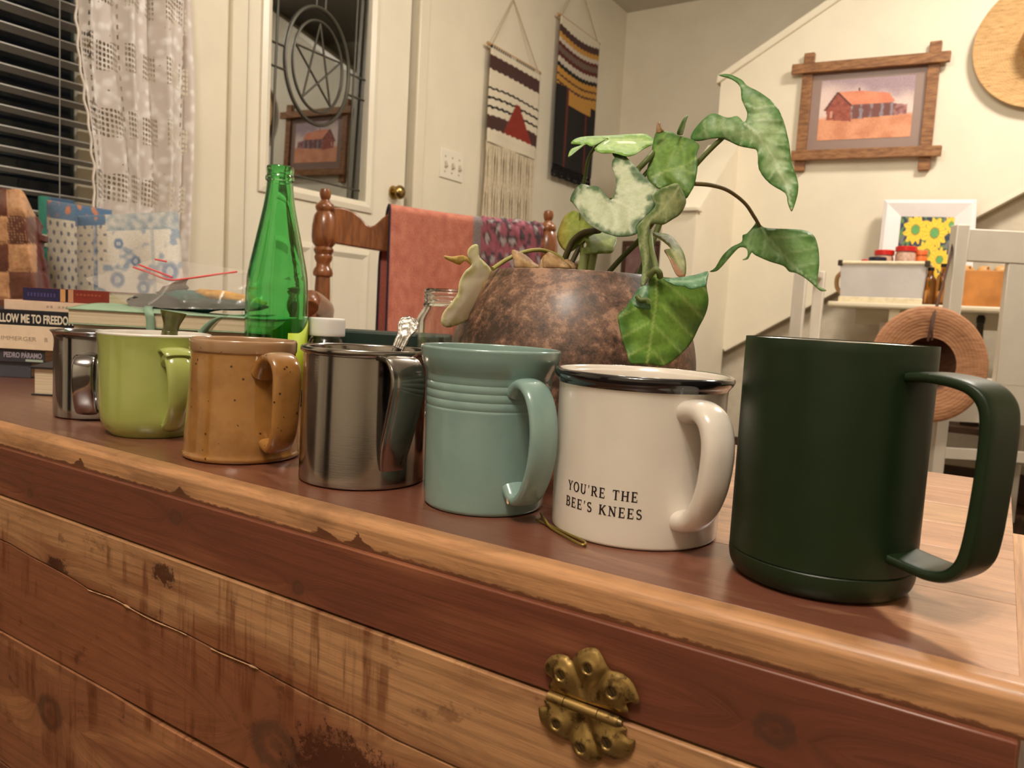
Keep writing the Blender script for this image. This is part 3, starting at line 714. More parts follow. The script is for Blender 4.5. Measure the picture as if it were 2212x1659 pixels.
# ---- butterfly hinge
hg = plain('aged_brass', rgb(122, 98, 58), 0.34, 1.0, var=0.25, scale=160, bump=0.3, bscale=700, bdist=0.0004)
def brass_aged():
    t = NT('old_hinge_brass'); v = t.obj(); f = t.noise(v, 180, 5, 0.7)
    t.set(Base_Color=t.mix(t.ss(f, 0.34, 0.52), rgb(96, 76, 46), rgb(168, 138, 84)), Metallic=0.9, Roughness=t.math('ADD', 0.30, t.math('MULTIPLY', f, 0.2)))
    t.bump(f, 0.2, 0.0004); return t.m
hg = brass_aged()
hinge = hinge_root = wthing('hinge', '', '', (0, 0, 0)); bpy.data.objects.remove(hinge)
HPX = lambda zx, zy: onY(1100 + zx * 0.18027, 1360 + zy * 0.18027, 0.2715)
def hz(zx, zy): p = HPX(zx, zy); return (p.x, p.z)
UP = [(530, 735), (522, 600), (445, 525), (415, 470), (435, 390), (500, 320), (600, 295), (700, 325), (748, 375), (790, 305), (870, 240), (970, 215), (1050, 235), (1110, 310), (1160, 420), (1210, 490), (1290, 510), (1400, 560), (1480, 650), (1540, 780), (1560, 850), (1530, 890), (1450, 870), (1400, 900), (1360, 1000)]
DN = [(480, 850), (455, 925), (385, 925), (350, 950), (370, 1080), (430, 1170), (500, 1240), (640, 1310), (730, 1340), (760, 1420), (830, 1530), (920, 1590), (1000, 1605), (1080, 1570), (1130, 1540), (1250, 1555), (1370, 1540), (1450, 1490), (1490, 1400), (1500, 1330), (1420, 1310), (1370, 1250), (1340, 1150)]
SU = [(645, 525), (968, 445), (1255, 730)]; SD = [(590, 1110), (885, 1395), (1195, 1340)]
def hinge_leaf(name, outl, scr, parent):
    P = [hz(*p) for p in crom(outl, 4, True)]; Q = [hz(*s) for s in scr]
    v2, tri = fill(P, 0.0007); n = len(P)
    ctr = (sum(p[0] for p in P) / n, sum(p[1] for p in P) / n)
    hs = []
    for p in v2:
        e = min(seg_d(p, P[i], P[(i + 1) % n])[0] for i in range(n))
        ds = sorted(math.dist(p, q) for q in Q)
        dome = 0.0016 * math.exp(-(ds[0] / 0.0062) ** 4) + 0.0007 * sst(ds[1] - ds[0], 0.0006, 0.0035)
        ridge = 0.0005 * math.exp(-((ds[0] - 0.0028) / 0.0009) ** 2)
        well = 0.0011 * (1 - sst(ds[0], 0.0014, 0.0023))
        hs.append(0.0006 + (dome + ridge - well) * sst(e, 0.0, 0.0016))
    nv = len(v2)
    vs = [(p[0], YBOX - 0.0007 - h, p[1]) for p, h in zip(v2, hs)] + [(p[0], YBOX - 0.0007, p[1]) for p in v2]
    fs = [f for f in tri] + [tuple(nv + i for i in reversed(f)) for f in tri]
    fs += [(i, (i + 1) % n, nv + (i + 1) % n, nv + i) for i in range(n)]
    return mesh(name, vs, fs, hg, parent, angle=50)
hl = hinge_leaf('hinge_leaf', UP, SU, chest)
hl2 = hinge_leaf('hinge_leaf', DN, SD, chest)
scm = plain('screw_brass', rgb(120, 100, 66), 0.4, 0.85, var=0.2, scale=300)
def slot_screw(q, parent):
    # countersunk head with a slot: two half discs and the slot floor
    x, z = hz(*q); r = 0.00215; y = YBOX - 0.0030; a0 = math.radians(-52); vs, fs = [], []
    for s in (0, PI):
        n0 = len(vs); arc = [a0 + s + 0.13 + (PI - 0.26) * k / 10 for k in range(11)]
        for yy, rr in ((y - 0.0004, r * 0.93), (y, r), (y + 0.0018, r)):
            for a in arc: vs.append((x + rr * math.cos(a), yy, z + rr * math.sin(a)))
        fs.append(tuple(n0 + k for k in range(11)))
        for l in (0, 1):
            for k in range(10): fs.append((n0 + l * 11 + k, n0 + l * 11 + k + 1, n0 + l * 11 + 12 + k, n0 + l * 11 + 11 + k))
            fs.append((n0 + l * 11 + 10, n0 + l * 11, n0 + l * 11 + 11, n0 + l * 11 + 21))
    n0 = len(vs)
    for k in range(16): vs.append((x + r * 0.95 * math.cos(k * PI / 8), y + 0.0003, z + r * 0.95 * math.sin(k * PI / 8)))
    fs.append(tuple(n0 + k for k in range(16)))
    mesh('screw', vs, fs, scm, parent, smooth=False)
for q in SU: slot_screw(q, hl)
for q in SD: slot_screw(q, hl2)
b0, b1 = hz(486, 782), hz(1322, 1098)
bd = Vector((b1[0] - b0[0], 0, b1[1] - b0[1])); bo = Vector((b0[0], YBOX - 0.0022, b0[1]))
for a, b in ((0, 0.235), (0.245, 0.715), (0.725, 1.0)):
    tube('hinge_knuckle', [bo + bd * a, bo + bd * b], 0.0022, hg, hl, seg=20)
tube('hinge_pin', [bo + bd * 0.99, bo + bd * 1.045], [0.0019, 0.0014], scm, hl, seg=14)

# ================================================================== THE ROW OF MUGS
def glaze(name, col, col2=None, rough=0.12, speck=None, bands=None, coat=0.6, var=0.5):
    t = NT(name); v = t.obj(); p = t.xyz(v); c = col
    n = t.noise(v, 40, 4, 0.6)
    if col2: c = t.mix(t.ss(n, 0.35, 0.7), col, col2)
    if bands:                                   # glaze breaking to another colour between heights
        for (za, zb, cc) in bands: c = t.mix(t.ss(t.math('ADD', p[2], t.math('MULTIPLY', t.math('SUBTRACT', n, 0.5), 0.004)), za, zb), c, cc)
    if speck:
        w_ = t.n('ShaderNodeTexVoronoi', {'Vector': v, 'Scale': 170.0, 'Randomness': 1.0}).outputs
        keep = t.math('GREATER_THAN', t.noise(t.mp(v, (1, 1, 1)), 150, 2, 0.6), 0.50)
        c = t.mix(t.math('MULTIPLY', t.math('MULTIPLY', t.math('LESS_THAN', w_['Distance'], 0.135), keep), 0.85), c, speck)
    t.set(Base_Color=c, Roughness=rough)
    t.b.inputs['Coat Weight'].default_value = coat; t.b.inputs['Coat Roughness'].default_value = 0.04
    t.bump(t.noise(v, 25, 2, 0.5), 0.06, 0.002); return t.m
def steel(name, col=(0.42, 0.40, 0.39), rough=0.16, scr=0.5):
    t = NT(name); v = t.obj()
    n = t.noise(t.mp(v, (30, 30, 300)), 4, 4, 0.7); m = t.noise(v, 30, 3, 0.6)
    t.set(Base_Color=col, Metallic=1.0, Roughness=t.math('ADD', rough - 0.05, t.math('MULTIPLY', m, 0.12)))
    t.bump(n, 0.05 * scr, 0.0008); return t.m
def mug(name, label, x, y, face):
    """face: world direction of the handle, degrees"""
    return thing(name, label, 'mug', (x, y, LID + 0.0002), math.radians(face), 'row of seven mugs')
def shell(outer, inner): return outer + inner
# 1 small polished steel cup
stl = steel('polished_steel', (0.40, 0.39, 0.40), 0.10)
m = mug('steel_mug', 'small shiny steel cup at the far left end of the mug row', -0.6493, 0.3594, -41)
lathe('cup_body', [(0, 0.0)] + smooth_prof([(0.0315, 0.0), (0.0335, 0.001), (0.034, 0.004), (0.0338, 0.03), (0.0336, 0.06), (0.034, 0.068), (0.0358, 0.0708), (0.0362, 0.0716), (0.0358, 0.0722), (0.0348, 0.0716), (0.0332, 0.067), (0.0330, 0.06), (0.0330, 0.004)], 4) + [(0.0, 0.003)], stl, m)
strap('handle', [(0.0325, 0.0520), (0.042, 0.0535), (0.050, 0.0515), (0.0545, 0.0440), (0.0535, 0.029), (0.0480, 0.0150), (0.040, 0.0075), (0.0328, 0.0080)], stl, m, 0.0155, 0.0040, 2.4)
# 2 light green mug, white inside
m = mug('green_mug', 'light green ceramic mug with a white inside and an olive spoon handle in it', -0.5448, 0.3449, -16)
lg = glaze('apple_green_glaze', rgb(166, 174, 96), rgb(160, 168, 90)); wg = glaze('white_inner_glaze', rgb(238, 230, 220))
lathe('mug_body', [(0, 0.0022), (0.026, 0.0022), (0.0275, 0.0)] + smooth_prof([(0.0300, 0.0), (0.0312, 0.0012), (0.0345, 0.0052), (0.0368, 0.0105), (0.0380, 0.018), (0.0386, 0.034), (0.0388, 0.060), (0.0396, 0.0712), (0.0401, 0.0752)], 6) + [(0.0388, 0.0752)], lg, m)
lathe('white_lining', smooth_prof([(0.0401, 0.0752), (0.0402, 0.0762), (0.0394, 0.0768), (0.0384, 0.0752), (0.0374, 0.060), (0.0370, 0.03), (0.035, 0.012), (0.030, 0.007)], 5) + [(0, 0.0065)], wg, m)
strap('handle', [(0.0375, 0.0570), (0.0445, 0.0610), (0.0510, 0.0605), (0.0560, 0.0540), (0.0575, 0.0430), (0.0555, 0.0300), (0.0500, 0.0190), (0.0440, 0.0125), (0.0365, 0.0100)], lg, m, [0.015, 0.0165, 0.0175, 0.0175, 0.0165, 0.015, 0.014, 0.0135, 0.0125], [0.009, 0.0095, 0.0095, 0.009, 0.0085, 0.008, 0.0075, 0.0075, 0.009], 2.3)
hl_ = strap('handle_lip', [(0.0380, 0.0655), (0.0460, 0.0665), (0.0530, 0.0650), (0.0560, 0.0625)], lg, m, [0.019, 0.0205, 0.0205, 0.018], [0.0052, 0.0052, 0.005, 0.004], 2.2)
# 3 ochre stoneware mug
m = mug('stoneware_mug', 'speckled ochre stoneware mug flaring out toward its base', -0.4321, 0.3384, -13)
oc_ = glaze('ochre_glaze', rgb(164, 116, 60), rgb(142, 96, 46), 0.16, rgb(44, 26, 14), [(0.0690, 0.0725, rgb(158, 122, 88)), (0.0775, 0.079, rgb(172, 136, 104))])
lathe('mug_body', [(0, 0.002), (0.034, 0.002)] + smooth_prof([(0.0362, 0.0), (0.0379, 0.0010), (0.0383, 0.0030), (0.0374, 0.0056), (0.0370, 0.015), (0.0358, 0.030), (0.0349, 0.045), (0.0341, 0.060), (0.0338, 0.0695), (0.0344, 0.0712), (0.0347, 0.0740), (0.0347, 0.0775), (0.0341, 0.0791), (0.0331, 0.0785), (0.0318, 0.0740), (0.0312, 0.0690), (0.0318, 0.05), (0.034, 0.008)], 4) + [(0, 0.006)], oc_, m)
strap('handle', [(0.0330, 0.0590), (0.0395, 0.0660), (0.0470, 0.0700), (0.0545, 0.0690), (0.0600, 0.0620), (0.0608, 0.0500), (0.0600, 0.0360), (0.0580, 0.0230), (0.0530, 0.0145), (0.0450, 0.0118), (0.0355, 0.0135)], oc_, m, [0.021, 0.020, 0.0195, 0.0195, 0.019, 0.019, 0.0185, 0.0175, 0.016, 0.014, 0.012], [0.013, 0.0095, 0.0075, 0.0068, 0.0065, 0.0062, 0.0062, 0.0065, 0.007, 0.007, 0.007], 2.6)
# 4 large steel cup
st4 = steel('brushed_steel', (0.36, 0.33, 0.31), 0.14)
m = mug('steel_mug', 'large steel cup with a ribbed strap handle, holding an ornate silver spoon', -0.3274, 0.3461, -21)
lathe('cup_body', [(0, 0.0)] + smooth_prof([(0.0368, 0.0), (0.0379, 0.0008), (0.0381, 0.0022), (0.0379, 0.01), (0.0373, 0.05), (0.0369, 0.0740), (0.0371, 0.0768)], 5) + [(0.0378 + 0.0012 * math.cos(a), 0.0790 + 0.0019 * math.sin(a)) for a in [(-2.2 + k * 4.9 / 9) for k in range(10)]] + smooth_prof([(0.0366, 0.0785), (0.0363, 0.0740), (0.0366, 0.05), (0.0372, 0.004)], 4) + [(0, 0.002)], st4, m)
strap('handle', [(0.0360, 0.0768), (0.0420, 0.0768), (0.0480, 0.0752), (0.0533, 0.0700), (0.0545, 0.0620), (0.0525, 0.0530), (0.0480, 0.0405), (0.0432, 0.0280), (0.0400, 0.0190), (0.0382, 0.0120)], st4, m, [0.022, 0.021, 0.0205, 0.0205, 0.0205, 0.0205, 0.020, 0.019, 0.017, 0.014], 0.0026, 4, ribs=0.0006)
# 5 teal ringed mug
m = mug('teal_mug', 'pale teal ceramic mug with rings round its upper body and a chipped handle foot', -0.2370, 0.3491, -27)
tl = glaze('teal_glaze', rgb(132, 158, 151), rgb(126, 152, 145), 0.18)
lathe('mug_body', [(0, 0.0015), (0.0285, 0.0015), (0.0295, 0.0)] + smooth_prof([(0.0318, 0.0), (0.0329, 0.0010), (0.0335, 0.004), (0.0340, 0.02), (0.0345, 0.048), (0.0347, 0.0542)], 5)
      + [q for z in (0.0546, 0.0590, 0.0634, 0.0676) for q in ((0.03465, z), (0.03440, z + 0.0007), (0.03468, z + 0.0015), (0.0348, z + 0.003))]
      + smooth_prof([(0.0350, 0.0722), (0.0356, 0.0738), (0.0368, 0.0768), (0.0380, 0.0808), (0.0386, 0.0848), (0.0387, 0.0864), (0.0380, 0.0872), (0.0371, 0.0864), (0.0362, 0.0820), (0.0336, 0.0745), (0.0315, 0.068), (0.031, 0.01)], 5) + [(0, 0.006)], tl, m)
strap('handle', [(0.0328, 0.0655), (0.0385, 0.0700), (0.0450, 0.0698), (0.0515, 0.0655), (0.0562, 0.0570), (0.0582, 0.0460), (0.0570, 0.0335), (0.0525, 0.0215), (0.0460, 0.0130), (0.0390, 0.0110), (0.0325, 0.0160)], tl, m, [0.016, 0.0150, 0.0155, 0.016, 0.016, 0.016, 0.016, 0.0155, 0.015, 0.0145, 0.015], [0.009, 0.0075, 0.0066, 0.0060, 0.0058, 0.0056, 0.0056, 0.0058, 0.0062, 0.007, 0.0085], 2.5)
ch = mesh('chip', [(0.0395, -0.0072, 0.0128), (0.0412, -0.0076, 0.0112), (0.0408, -0.0079, 0.0092), (0.0388, -0.0077, 0.0095), (0.0380, -0.0074, 0.0113), (0.0398, -0.0064, 0.0105)], [(0, 1, 5), (1, 2, 5), (2, 3, 5), (3, 4, 5), (4, 0, 5)], plain('raw_chip', rgb(196, 150, 120), 0.8), m); ch['label'] = 'bare clay chip'
# 6 white mug with black rim and printed words
m = mug('white_mug', "white ceramic mug with a black rim and the words YOU'RE THE BEE'S KNEES", -0.1521, 0.3628, -34)
ww = glaze('white_glaze', rgb(228, 218, 206), rgb(224, 214, 202), 0.2, coat=0.5); kk = glaze('black_rim_glaze', rgb(24, 22, 24), None, 0.12)
lathe('mug_body', [(0, 0.0012), (0.036, 0.0012), (0.0375, 0.0)] + smooth_prof([(0.0408, 0.0), (0.0417, 0.0008), (0.0421, 0.0030), (0.0423, 0.02), (0.0423, 0.055), (0.0424, 0.0720), (0.0430, 0.0752)], 5) + [(0.0395, 0.0775)] + smooth_prof([(0.0388, 0.0740), (0.0388, 0.05), (0.0385, 0.012), (0.034, 0.007)], 4) + [(0, 0.0065)], ww, m)
lathe('black_rim', smooth_prof([(0.0426, 0.0738), (0.0434, 0.0752), (0.0446, 0.0766), (0.0453, 0.0784), (0.0450, 0.0800), (0.0438, 0.0808), (0.0424, 0.0804), (0.0414, 0.0790)], 5) + [(0.0418, 0.076)], kk, m)
lathe('white_lining', [(0.0424, 0.0806)] + smooth_prof([(0.0418, 0.0802), (0.0408, 0.0786), (0.0396, 0.0745), (0.0392, 0.05), (0.0388, 0.013), (0.035, 0.008)], 4) + [(0, 0.0075)], ww, m)
strap('handle', [(0.0395, 0.0650), (0.0460, 0.0668), (0.0530, 0.0664), (0.0590, 0.0625), (0.0622, 0.0550), (0.0625, 0.0450), (0.0605, 0.0335), (0.0560, 0.0235), (0.0495, 0.0165), (0.0395, 0.0140)], ww, m, [0.0165, 0.016, 0.016, 0.016, 0.016, 0.016, 0.0155, 0.015, 0.0145, 0.0155], [0.0115, 0.0105, 0.010, 0.0098, 0.0096, 0.0095, 0.0095, 0.0095, 0.0098, 0.011], 2.4)
# serif letters as strokes on a 1-high grid: (x0,y0,x1,y1,width)
TK, TN = 0.19, 0.11
def ser(x, y, w=0.30): return (x - w / 2, y, x + w / 2, y, 0.07)
def arc(cx, cy, rx, ry, a0, a1, wt, wn, n=14):
    o = []
    for k in range(n):
        a, b = math.radians(a0 + (a1 - a0) * k / n), math.radians(a0 + (a1 - a0) * (k + 1) / n)
        mid = (a + b) / 2; o.append((cx + rx * math.cos(a), cy + ry * math.sin(a), cx + rx * math.cos(b), cy + ry * math.sin(b), wn + (wt - wn) * abs(math.cos(mid))))
    return o
GL = {
 'Y': (0.78, [(0.10, 0.97, 0.39, 0.45, TK), (0.68, 0.97, 0.39, 0.45, TN), (0.39, 0.47, 0.39, 0.03, TK), ser(0.39, 0.03), ser(0.10, 0.97), ser(0.68, 0.97, 0.26)]),
 'O': (0.92, arc(0.46, 0.5, 0.36, 0.47, 0, 360, TK, TN, 26)),
 'U': (0.86, [(0.18, 0.97, 0.18, 0.32, TK), (0.68, 0.97, 0.68, 0.32, TN), ser(0.18, 0.97), ser(0.68, 0.97, 0.26)] + arc(0.43, 0.32, 0.25, 0.29, 180, 360, TK, TN)),
 "'": (0.28, [(0.14, 1.0, 0.14, 0.86, 0.13), (0.15, 0.88, 0.10, 0.70, 0.07)]),
 'R': (0.86, [(0.20, 0.97, 0.20, 0.03, TK), ser(0.20, 0.03), ser(0.17, 0.97, 0.26), (0.20, 0.97, 0.42, 0.97, TN), (0.20, 0.50, 0.42, 0.50, TN), (0.42, 0.50, 0.74, 0.03, TK), ser(0.76, 0.03, 0.2)] + arc(0.42, 0.735, 0.22, 0.235, -90, 90, TK, TN)),
 'E': (0.74, [(0.18, 0.97, 0.18, 0.03, TK), (0.06, 0.97, 0.62, 0.97, TN), (0.06, 0.03, 0.66, 0.03, TN), (0.18, 0.51, 0.50, 0.51, TN), (0.61, 0.99, 0.61, 0.78, 0.07), (0.65, 0.01, 0.65, 0.26, 0.07), (0.50, 0.62, 0.50, 0.40, 0.07)]),
 'T': (0.80, [(0.40, 0.97, 0.40, 0.03, TK), ser(0.40, 0.03), (0.06, 0.96, 0.74, 0.96, TN), (0.075, 0.99, 0.075, 0.76, 0.07), (0.725, 0.99, 0.725, 0.76, 0.07)]),
 'H': (0.92, [(0.18, 0.97, 0.18, 0.03, TK), (0.72, 0.97, 0.72, 0.03, TK), (0.18, 0.5, 0.72, 0.5, TN), ser(0.18, 0.97), ser(0.18, 0.03), ser(0.72, 0.97), ser(0.72, 0.03)]),
 'B': (0.80, [(0.20, 0.97, 0.20, 0.03, TK), (0.06, 0.97, 0.42, 0.97, TN), (0.06, 0.03, 0.44, 0.03, TN), (0.20, 0.52, 0.42, 0.52, TN)] + arc(0.41, 0.745, 0.20, 0.225, -90, 90, TK, TN) + arc(0.43, 0.275, 0.24, 0.245, -90, 90, TK, TN)),
 'S': (0.66, arc(0.32, 0.735, 0.20, 0.225, 35, 255, TK * .8, TN) + [(0.26, 0.53, 0.40, 0.48, TK)] + arc(0.34, 0.265, 0.22, 0.235, 80, -145, TK * .8, TN) + [(0.50, 0.98, 0.50, 0.78, 0.06), (0.14, 0.02, 0.14, 0.24, 0.06)]),
 'K': (0.88, [(0.18, 0.97, 0.18, 0.03, TK), (0.22, 0.45, 0.66, 0.96, TN), (0.36, 0.58, 0.72, 0.04, TK), ser(0.18, 0.97), ser(0.18, 0.03), ser(0.66, 0.97, 0.24), ser(0.74, 0.03, 0.24)]),
 'N': (0.94, [(0.18, 0.97, 0.18, 0.03, TN), (0.17, 0.97, 0.74, 0.05, TK), (0.74, 0.97, 0.74, 0.03, TN), ser(0.14, 0.97, 0.24), ser(0.18, 0.03), ser(0.74, 0.97)]),
 ' ': (0.48, [])}
def mug_words(lines, parent, r):
    mi = plain('word_ink', rgb(36, 26, 26), 0.5, var=0)
    def line(s, th0, th1, zc, h):
        adv = [GL[c][0] for c in s]; gap = 0.17; tot = sum(adv) + gap * (len(s) - 1); vs, fs = [], []; cur = 0
        sc = (th1 - th0) / tot
        def P(x, y, rr):
            th = th0 + sc * x
            return (rr * math.cos(th), rr * math.sin(th), zc + (y - 0.5) * h)
        for c, a in zip(s, adv):
            for (x0, y0, x1, y1, wd) in GL[c][1]:
                L = math.hypot(x1 - x0, y1 - y0); ux, uy = (x1 - x0) / L, (y1 - y0) / L; e = 0.02
                x0 -= ux * e; y0 -= uy * e; x1 += ux * e; y1 += uy * e
                nx, ny = -uy * wd / 2, ux * wd / 2; k = max(1, int(L / 0.2)); n0 = len(vs)
                for i in range(k + 1):
                    f = i / k; xx, yy = cur + x0 + (x1 - x0) * f, y0 + (y1 - y0) * f
                    vs += [P(xx + nx, yy + ny, r + 0.00012), P(xx - nx, yy - ny, r + 0.00012)]
                for i in range(k): fs.append((n0 + 2 * i, n0 + 2 * i + 1, n0 + 2 * i + 3, n0 + 2 * i + 2))
            cur += a + gap
        o = mesh('printed_words', vs, fs, mi, parent, smooth=False)
    for l in lines: line(*l)
Rd = math.radians
# angles are measured from the handle direction
mug_words([("YOU'RE THE", Rd(-116.6 + 34), Rd(-65.2 + 34), 0.0251, 0.0047), ("BEE'S KNEES", Rd(-118.2 + 34), Rd(-61.9 + 34), 0.0172, 0.0047)], m, 0.04228)
# 7 dark green steel mug
m = mug('green_mug', 'tall dark green powder-coated mug with a square strap handle', -0.0584, 0.3479, -24.5)
dg = plain('forest_powder_coat', rgb(19, 37, 14), 0.40, 0.0, 0.08, 60, 0.35, 1600, 0.00012, spec=0.5)
lathe('mug_body', [(0.0375, 0.01125)] + smooth_prof([(0.0378, 0.0116), (0.0378, 0.05), (0.0379, 0.0985), (0.0376, 0.1003), (0.0371, 0.1008)], 4) + [(0.0366, 0.1006)] + [(0.0366, 0.0116)], dg, m)
lathe('base_cap', [(0, 0.0008), (0.028, 0.0008), (0.029, 0.0)] + smooth_prof([(0.0325, 0.0), (0.0350, 0.0010), (0.0368, 0.0036), (0.0377, 0.0070), (0.0378, 0.0106)], 5) + [(0.0374, 0.01105), (0.0, 0.0111)], dg, m)
lathe('steel_lining', smooth_prof([(0.0371, 0.1006), (0.0369, 0.1018), (0.0362, 0.1019), (0.0357, 0.1003), (0.0355, 0.09), (0.0355, 0.02), (0.033, 0.013)], 4) + [(0, 0.0125)], steel('mug_steel', (0.75, 0.72, 0.68), 0.2), m)
strap('handle', [(0.0362, 0.0905), (0.0440, 0.0910), (0.0530, 0.0902), (0.0600, 0.0882), (0.0645, 0.0838), (0.0662, 0.0770), (0.0664, 0.0640), (0.0658, 0.0480), (0.0648, 0.0340), (0.0630, 0.0255), (0.0585, 0.0200), (0.0520, 0.0182), (0.0440, 0.0188), (0.0362, 0.0198)], dg, m, 0.0225, [0.0042, 0.0042, 0.0044, 0.0048, 0.0052, 0.0052, 0.0050, 0.0050, 0.0052, 0.0054, 0.0050, 0.0045, 0.0042, 0.0042], 5)
# ---- spoons standing in two of the mugs
ol = glaze('olive_spoon_glaze', rgb(88, 92, 34), rgb(58, 52, 26), 0.2)
P0 = Vector((-0.5530, 0.3500, LID + 0.0090)); P1 = atd(366, 728, 0.622); P2 = atd(375, 674, 0.622)
sp1 = wthing('olive_spoon', 'olive green ceramic spoon handle flaring at its end, in the light green mug', 'spoon', P0)
dv = (P2 - P0)
tube('handle', [P0 + dv * 0.12, P0 + dv * 0.45, P1, P1 + (P2 - P1) * 0.45, P1 + (P2 - P1) * 0.85, P2], [0.0046, 0.0050, 0.0066, 0.0062, 0.0092, 0.0100], ol, sp1, seg=20)
tube('bowl', [P0 + Vector((0, 0, 0.0022)), P0 + dv * 0.06 + Vector((0, 0, 0.001)), P0 + dv * 0.14, P0 + dv * 0.2], [0.004, 0.010, 0.0085, 0.0046], ol, sp1, seg=18, flat=0.45)
slv = plain('spoon_silver', (0.46, 0.43, 0.39), 0.36, 1.0, var=0.5, scale=420, bump=0.35, bscale=600, bdist=0.0004)
def silver_spoon():
    T0 = Vector((-0.338, 0.345, LID + 0.0045)); A = atd(858, 756, 0.463); B = atd(889, 686, 0.468)
    o = wthing('silver_spoon', 'ornate silver spoon handle with a scalloped end, in the large steel cup', 'spoon', T0)
    d = (B - A); ax = d.normalized(); side = RX - ax * RX.dot(ax); side.normalize(); nrm = side.cross(ax)
    # handle plate: outline widening to a shell end, relief of scrolls
    L = d.length; nu, nv = 26, 70; vs, fs = [], []
    def half(s): return 0.0036 + 0.0004 * sst(s, 0.0, 0.3) + 0.0019 * sst(s, 0.42, 0.70) - (0.0040 * ((s - 0.84) / 0.16) ** 2 if s > 0.84 else 0)
    for face in (1, -1):
        for j in range(nv + 1):
            s = j / nv; hw = max(half(s), 0.0022); sc = 1 + 0.07 * abs(math.sin(s * 40)) * sst(s, 0.6, 0.7)
            for i in range(nu + 1):
                u = -1 + 2 * i / nu
                rel = 0.0006 * (1 - u * u) ** 0.5 + 0.0003 * (abs(u) > 0.8)
                q = math.hypot(u * 1.1, (s - 0.42) * 7); rel += 0.00045 * math.exp(-(q / 0.45) ** 2)
                rel += 0.00006 * math.sin(s * 38 + abs(u) * 7) * sst(s, 0.45, 0.6) + 0.00006 * math.sin(u * 11 + s * 9) * sst(s, 0.5, 0.6) + 0.00025 * math.cos(u * 9) * (1 - sst(s, 0.3, 0.45))
                vs.append(A + ax * (s * L) + side * (u * hw * sc) + nrm * (-face * max(rel, 0.0003)))
    N1 = (nu + 1) * (nv + 1)
    for b in (0, N1):
        for j in range(nv):
            for i in range(nu):
                a = b + j * (nu + 1) + i; fs.append((a, a + 1, a + nu + 2, a + nu + 1))
    for j in range(nv):
        for i in (0, nu):
            a = j * (nu + 1) + i; fs.append((a, a + nu + 1, N1 + a + nu + 1, N1 + a))
    for i in range(nu):
        for j in (0, nv):
            a = j * (nu + 1) + i; fs.append((a, a + 1, N1 + a + 1, N1 + a))
    mesh('handle', vs, fs, slv, o, angle=60)
    sd = A - T0
    tube('stem', [A + ax * 0.002, A - sd * 0.3, A - sd * 0.6, T0 + sd * 0.22], [0.0030, 0.0026, 0.0024, 0.0026], slv, o, seg=12)
    tube('bowl', [T0 + sd * 0.27, T0 + sd * 0.18, T0 + sd * 0.08, T0 + Vector((0, 0, 0.0015))], [0.003, 0.009, 0.0095, 0.003], slv, o, seg=16, flat=0.4)
silver_spoon()
# ---- hair pin by the white mug
pin = tag(tube('hair_pin', [onZ(1168, 1108, LID + 0.002), onZ(1178, 1124, LID + 0.0030), onZ(1190, 1139, LID + 0.0012), onZ(1214, 1154, LID + 0.001), onZ(1242, 1170, LID + 0.001), onZ(1259, 1177, LID + 0.001), onZ(1265, 1174, LID + 0.001), onZ(1258, 1168, LID + 0.001), onZ(1230, 1155, LID + 0.001), onZ(1200, 1141, LID + 0.001), onZ(1176, 1130, LID + 0.001), onZ(1158, 1122, LID + 0.001)], 0.0007, plain('gilt_wire', rgb(150, 128, 62), 0.35, 0.7), None, seg=8), 'gold bobby pin lying at the foot of the white mug', 'hair pin')

# ================================================================== POT WITH ARROWHEAD PLANT
def pot_mat():
    t = NT('mottled_pot_glaze'); v = t.obj()
    a = t.noise(v, 34, 9, 0.78, 0.2); b = t.noise(v, 130, 7, 0.8); d = t.noise(t.mp(v, (1, 1, 2.5)), 9, 3, 0.5)
    m = t.math('ADD', t.math('MULTIPLY', a, 0.7), t.math('MULTIPLY', b, 0.45))
    m = t.math('ADD', m, t.math('MULTIPLY', t.math('SUBTRACT', d, 0.5), 0.35))
    c = t.mix(t.ss(m, 0.52, 0.61), rgb(60, 44, 36), rgb(108, 78, 62))
    c = t.mix(t.ss(m, 0.60, 0.69), c, rgb(164, 126, 102))
    c = t.mix(t.math('MULTIPLY', t.ss(b, 0.35, 0.45), 0.0), c, rgb(90, 60, 44))
    t.set(Base_Color=c, Roughness=t.math('SUBTRACT', 0.44, t.math('MULTIPLY', t.ss(m, 0.5, 0.7), -0.12)))
    t.b.inputs['Coat Weight'].default_value = 0.25; t.b.inputs['Coat Roughness'].default_value = 0.25
    t.bump(b, 0.35, 0.0012); return t.m
PC = (-0.279, 0.522)
plant = wthing('potted_arrowhead_plant', 'arrowhead plant with variegated green leaves in a squat mottled brown pot', 'potted plant', (PC[0], PC[1], LID))
pot = lathe('pot', [(0, 0.0)] + smooth_prof([(0.052, 0.0), (0.058, 0.001), (0.072, 0.018), (0.088, 0.045), (0.0935, 0.066), (0.0930, 0.082), (0.0880, 0.1010), (0.0790, 0.1200), (0.0710, 0.1320), (0.0675, 0.1370), (0.0655, 0.1385), (0.0630, 0.1370), (0.0640, 0.1300), (0.0750, 0.1150), (0.080, 0.09)], 5) + [(0.07, 0.03), (0, 0.025)], pot_mat(), plant, seg=96, loc=(PC[0], PC[1], LID + 0.0002))
soil = lathe('soil', [(0, 0.118), (0.03, 0.121), (0.055, 0.119), (0.0715, 0.1175), (0.0715, 0.110), (0, 0.108)], plain('potting_soil', rgb(52, 40, 30), 0.95, var=0.4, scale=120, bump=0.8, bscale=300, bdist=0.003), plant, loc=(PC[0], PC[1], LID), seg=40)
LG = painted('living_leaf', 0.5, 0.12, 260, translucent=0.22, coat=0.03)
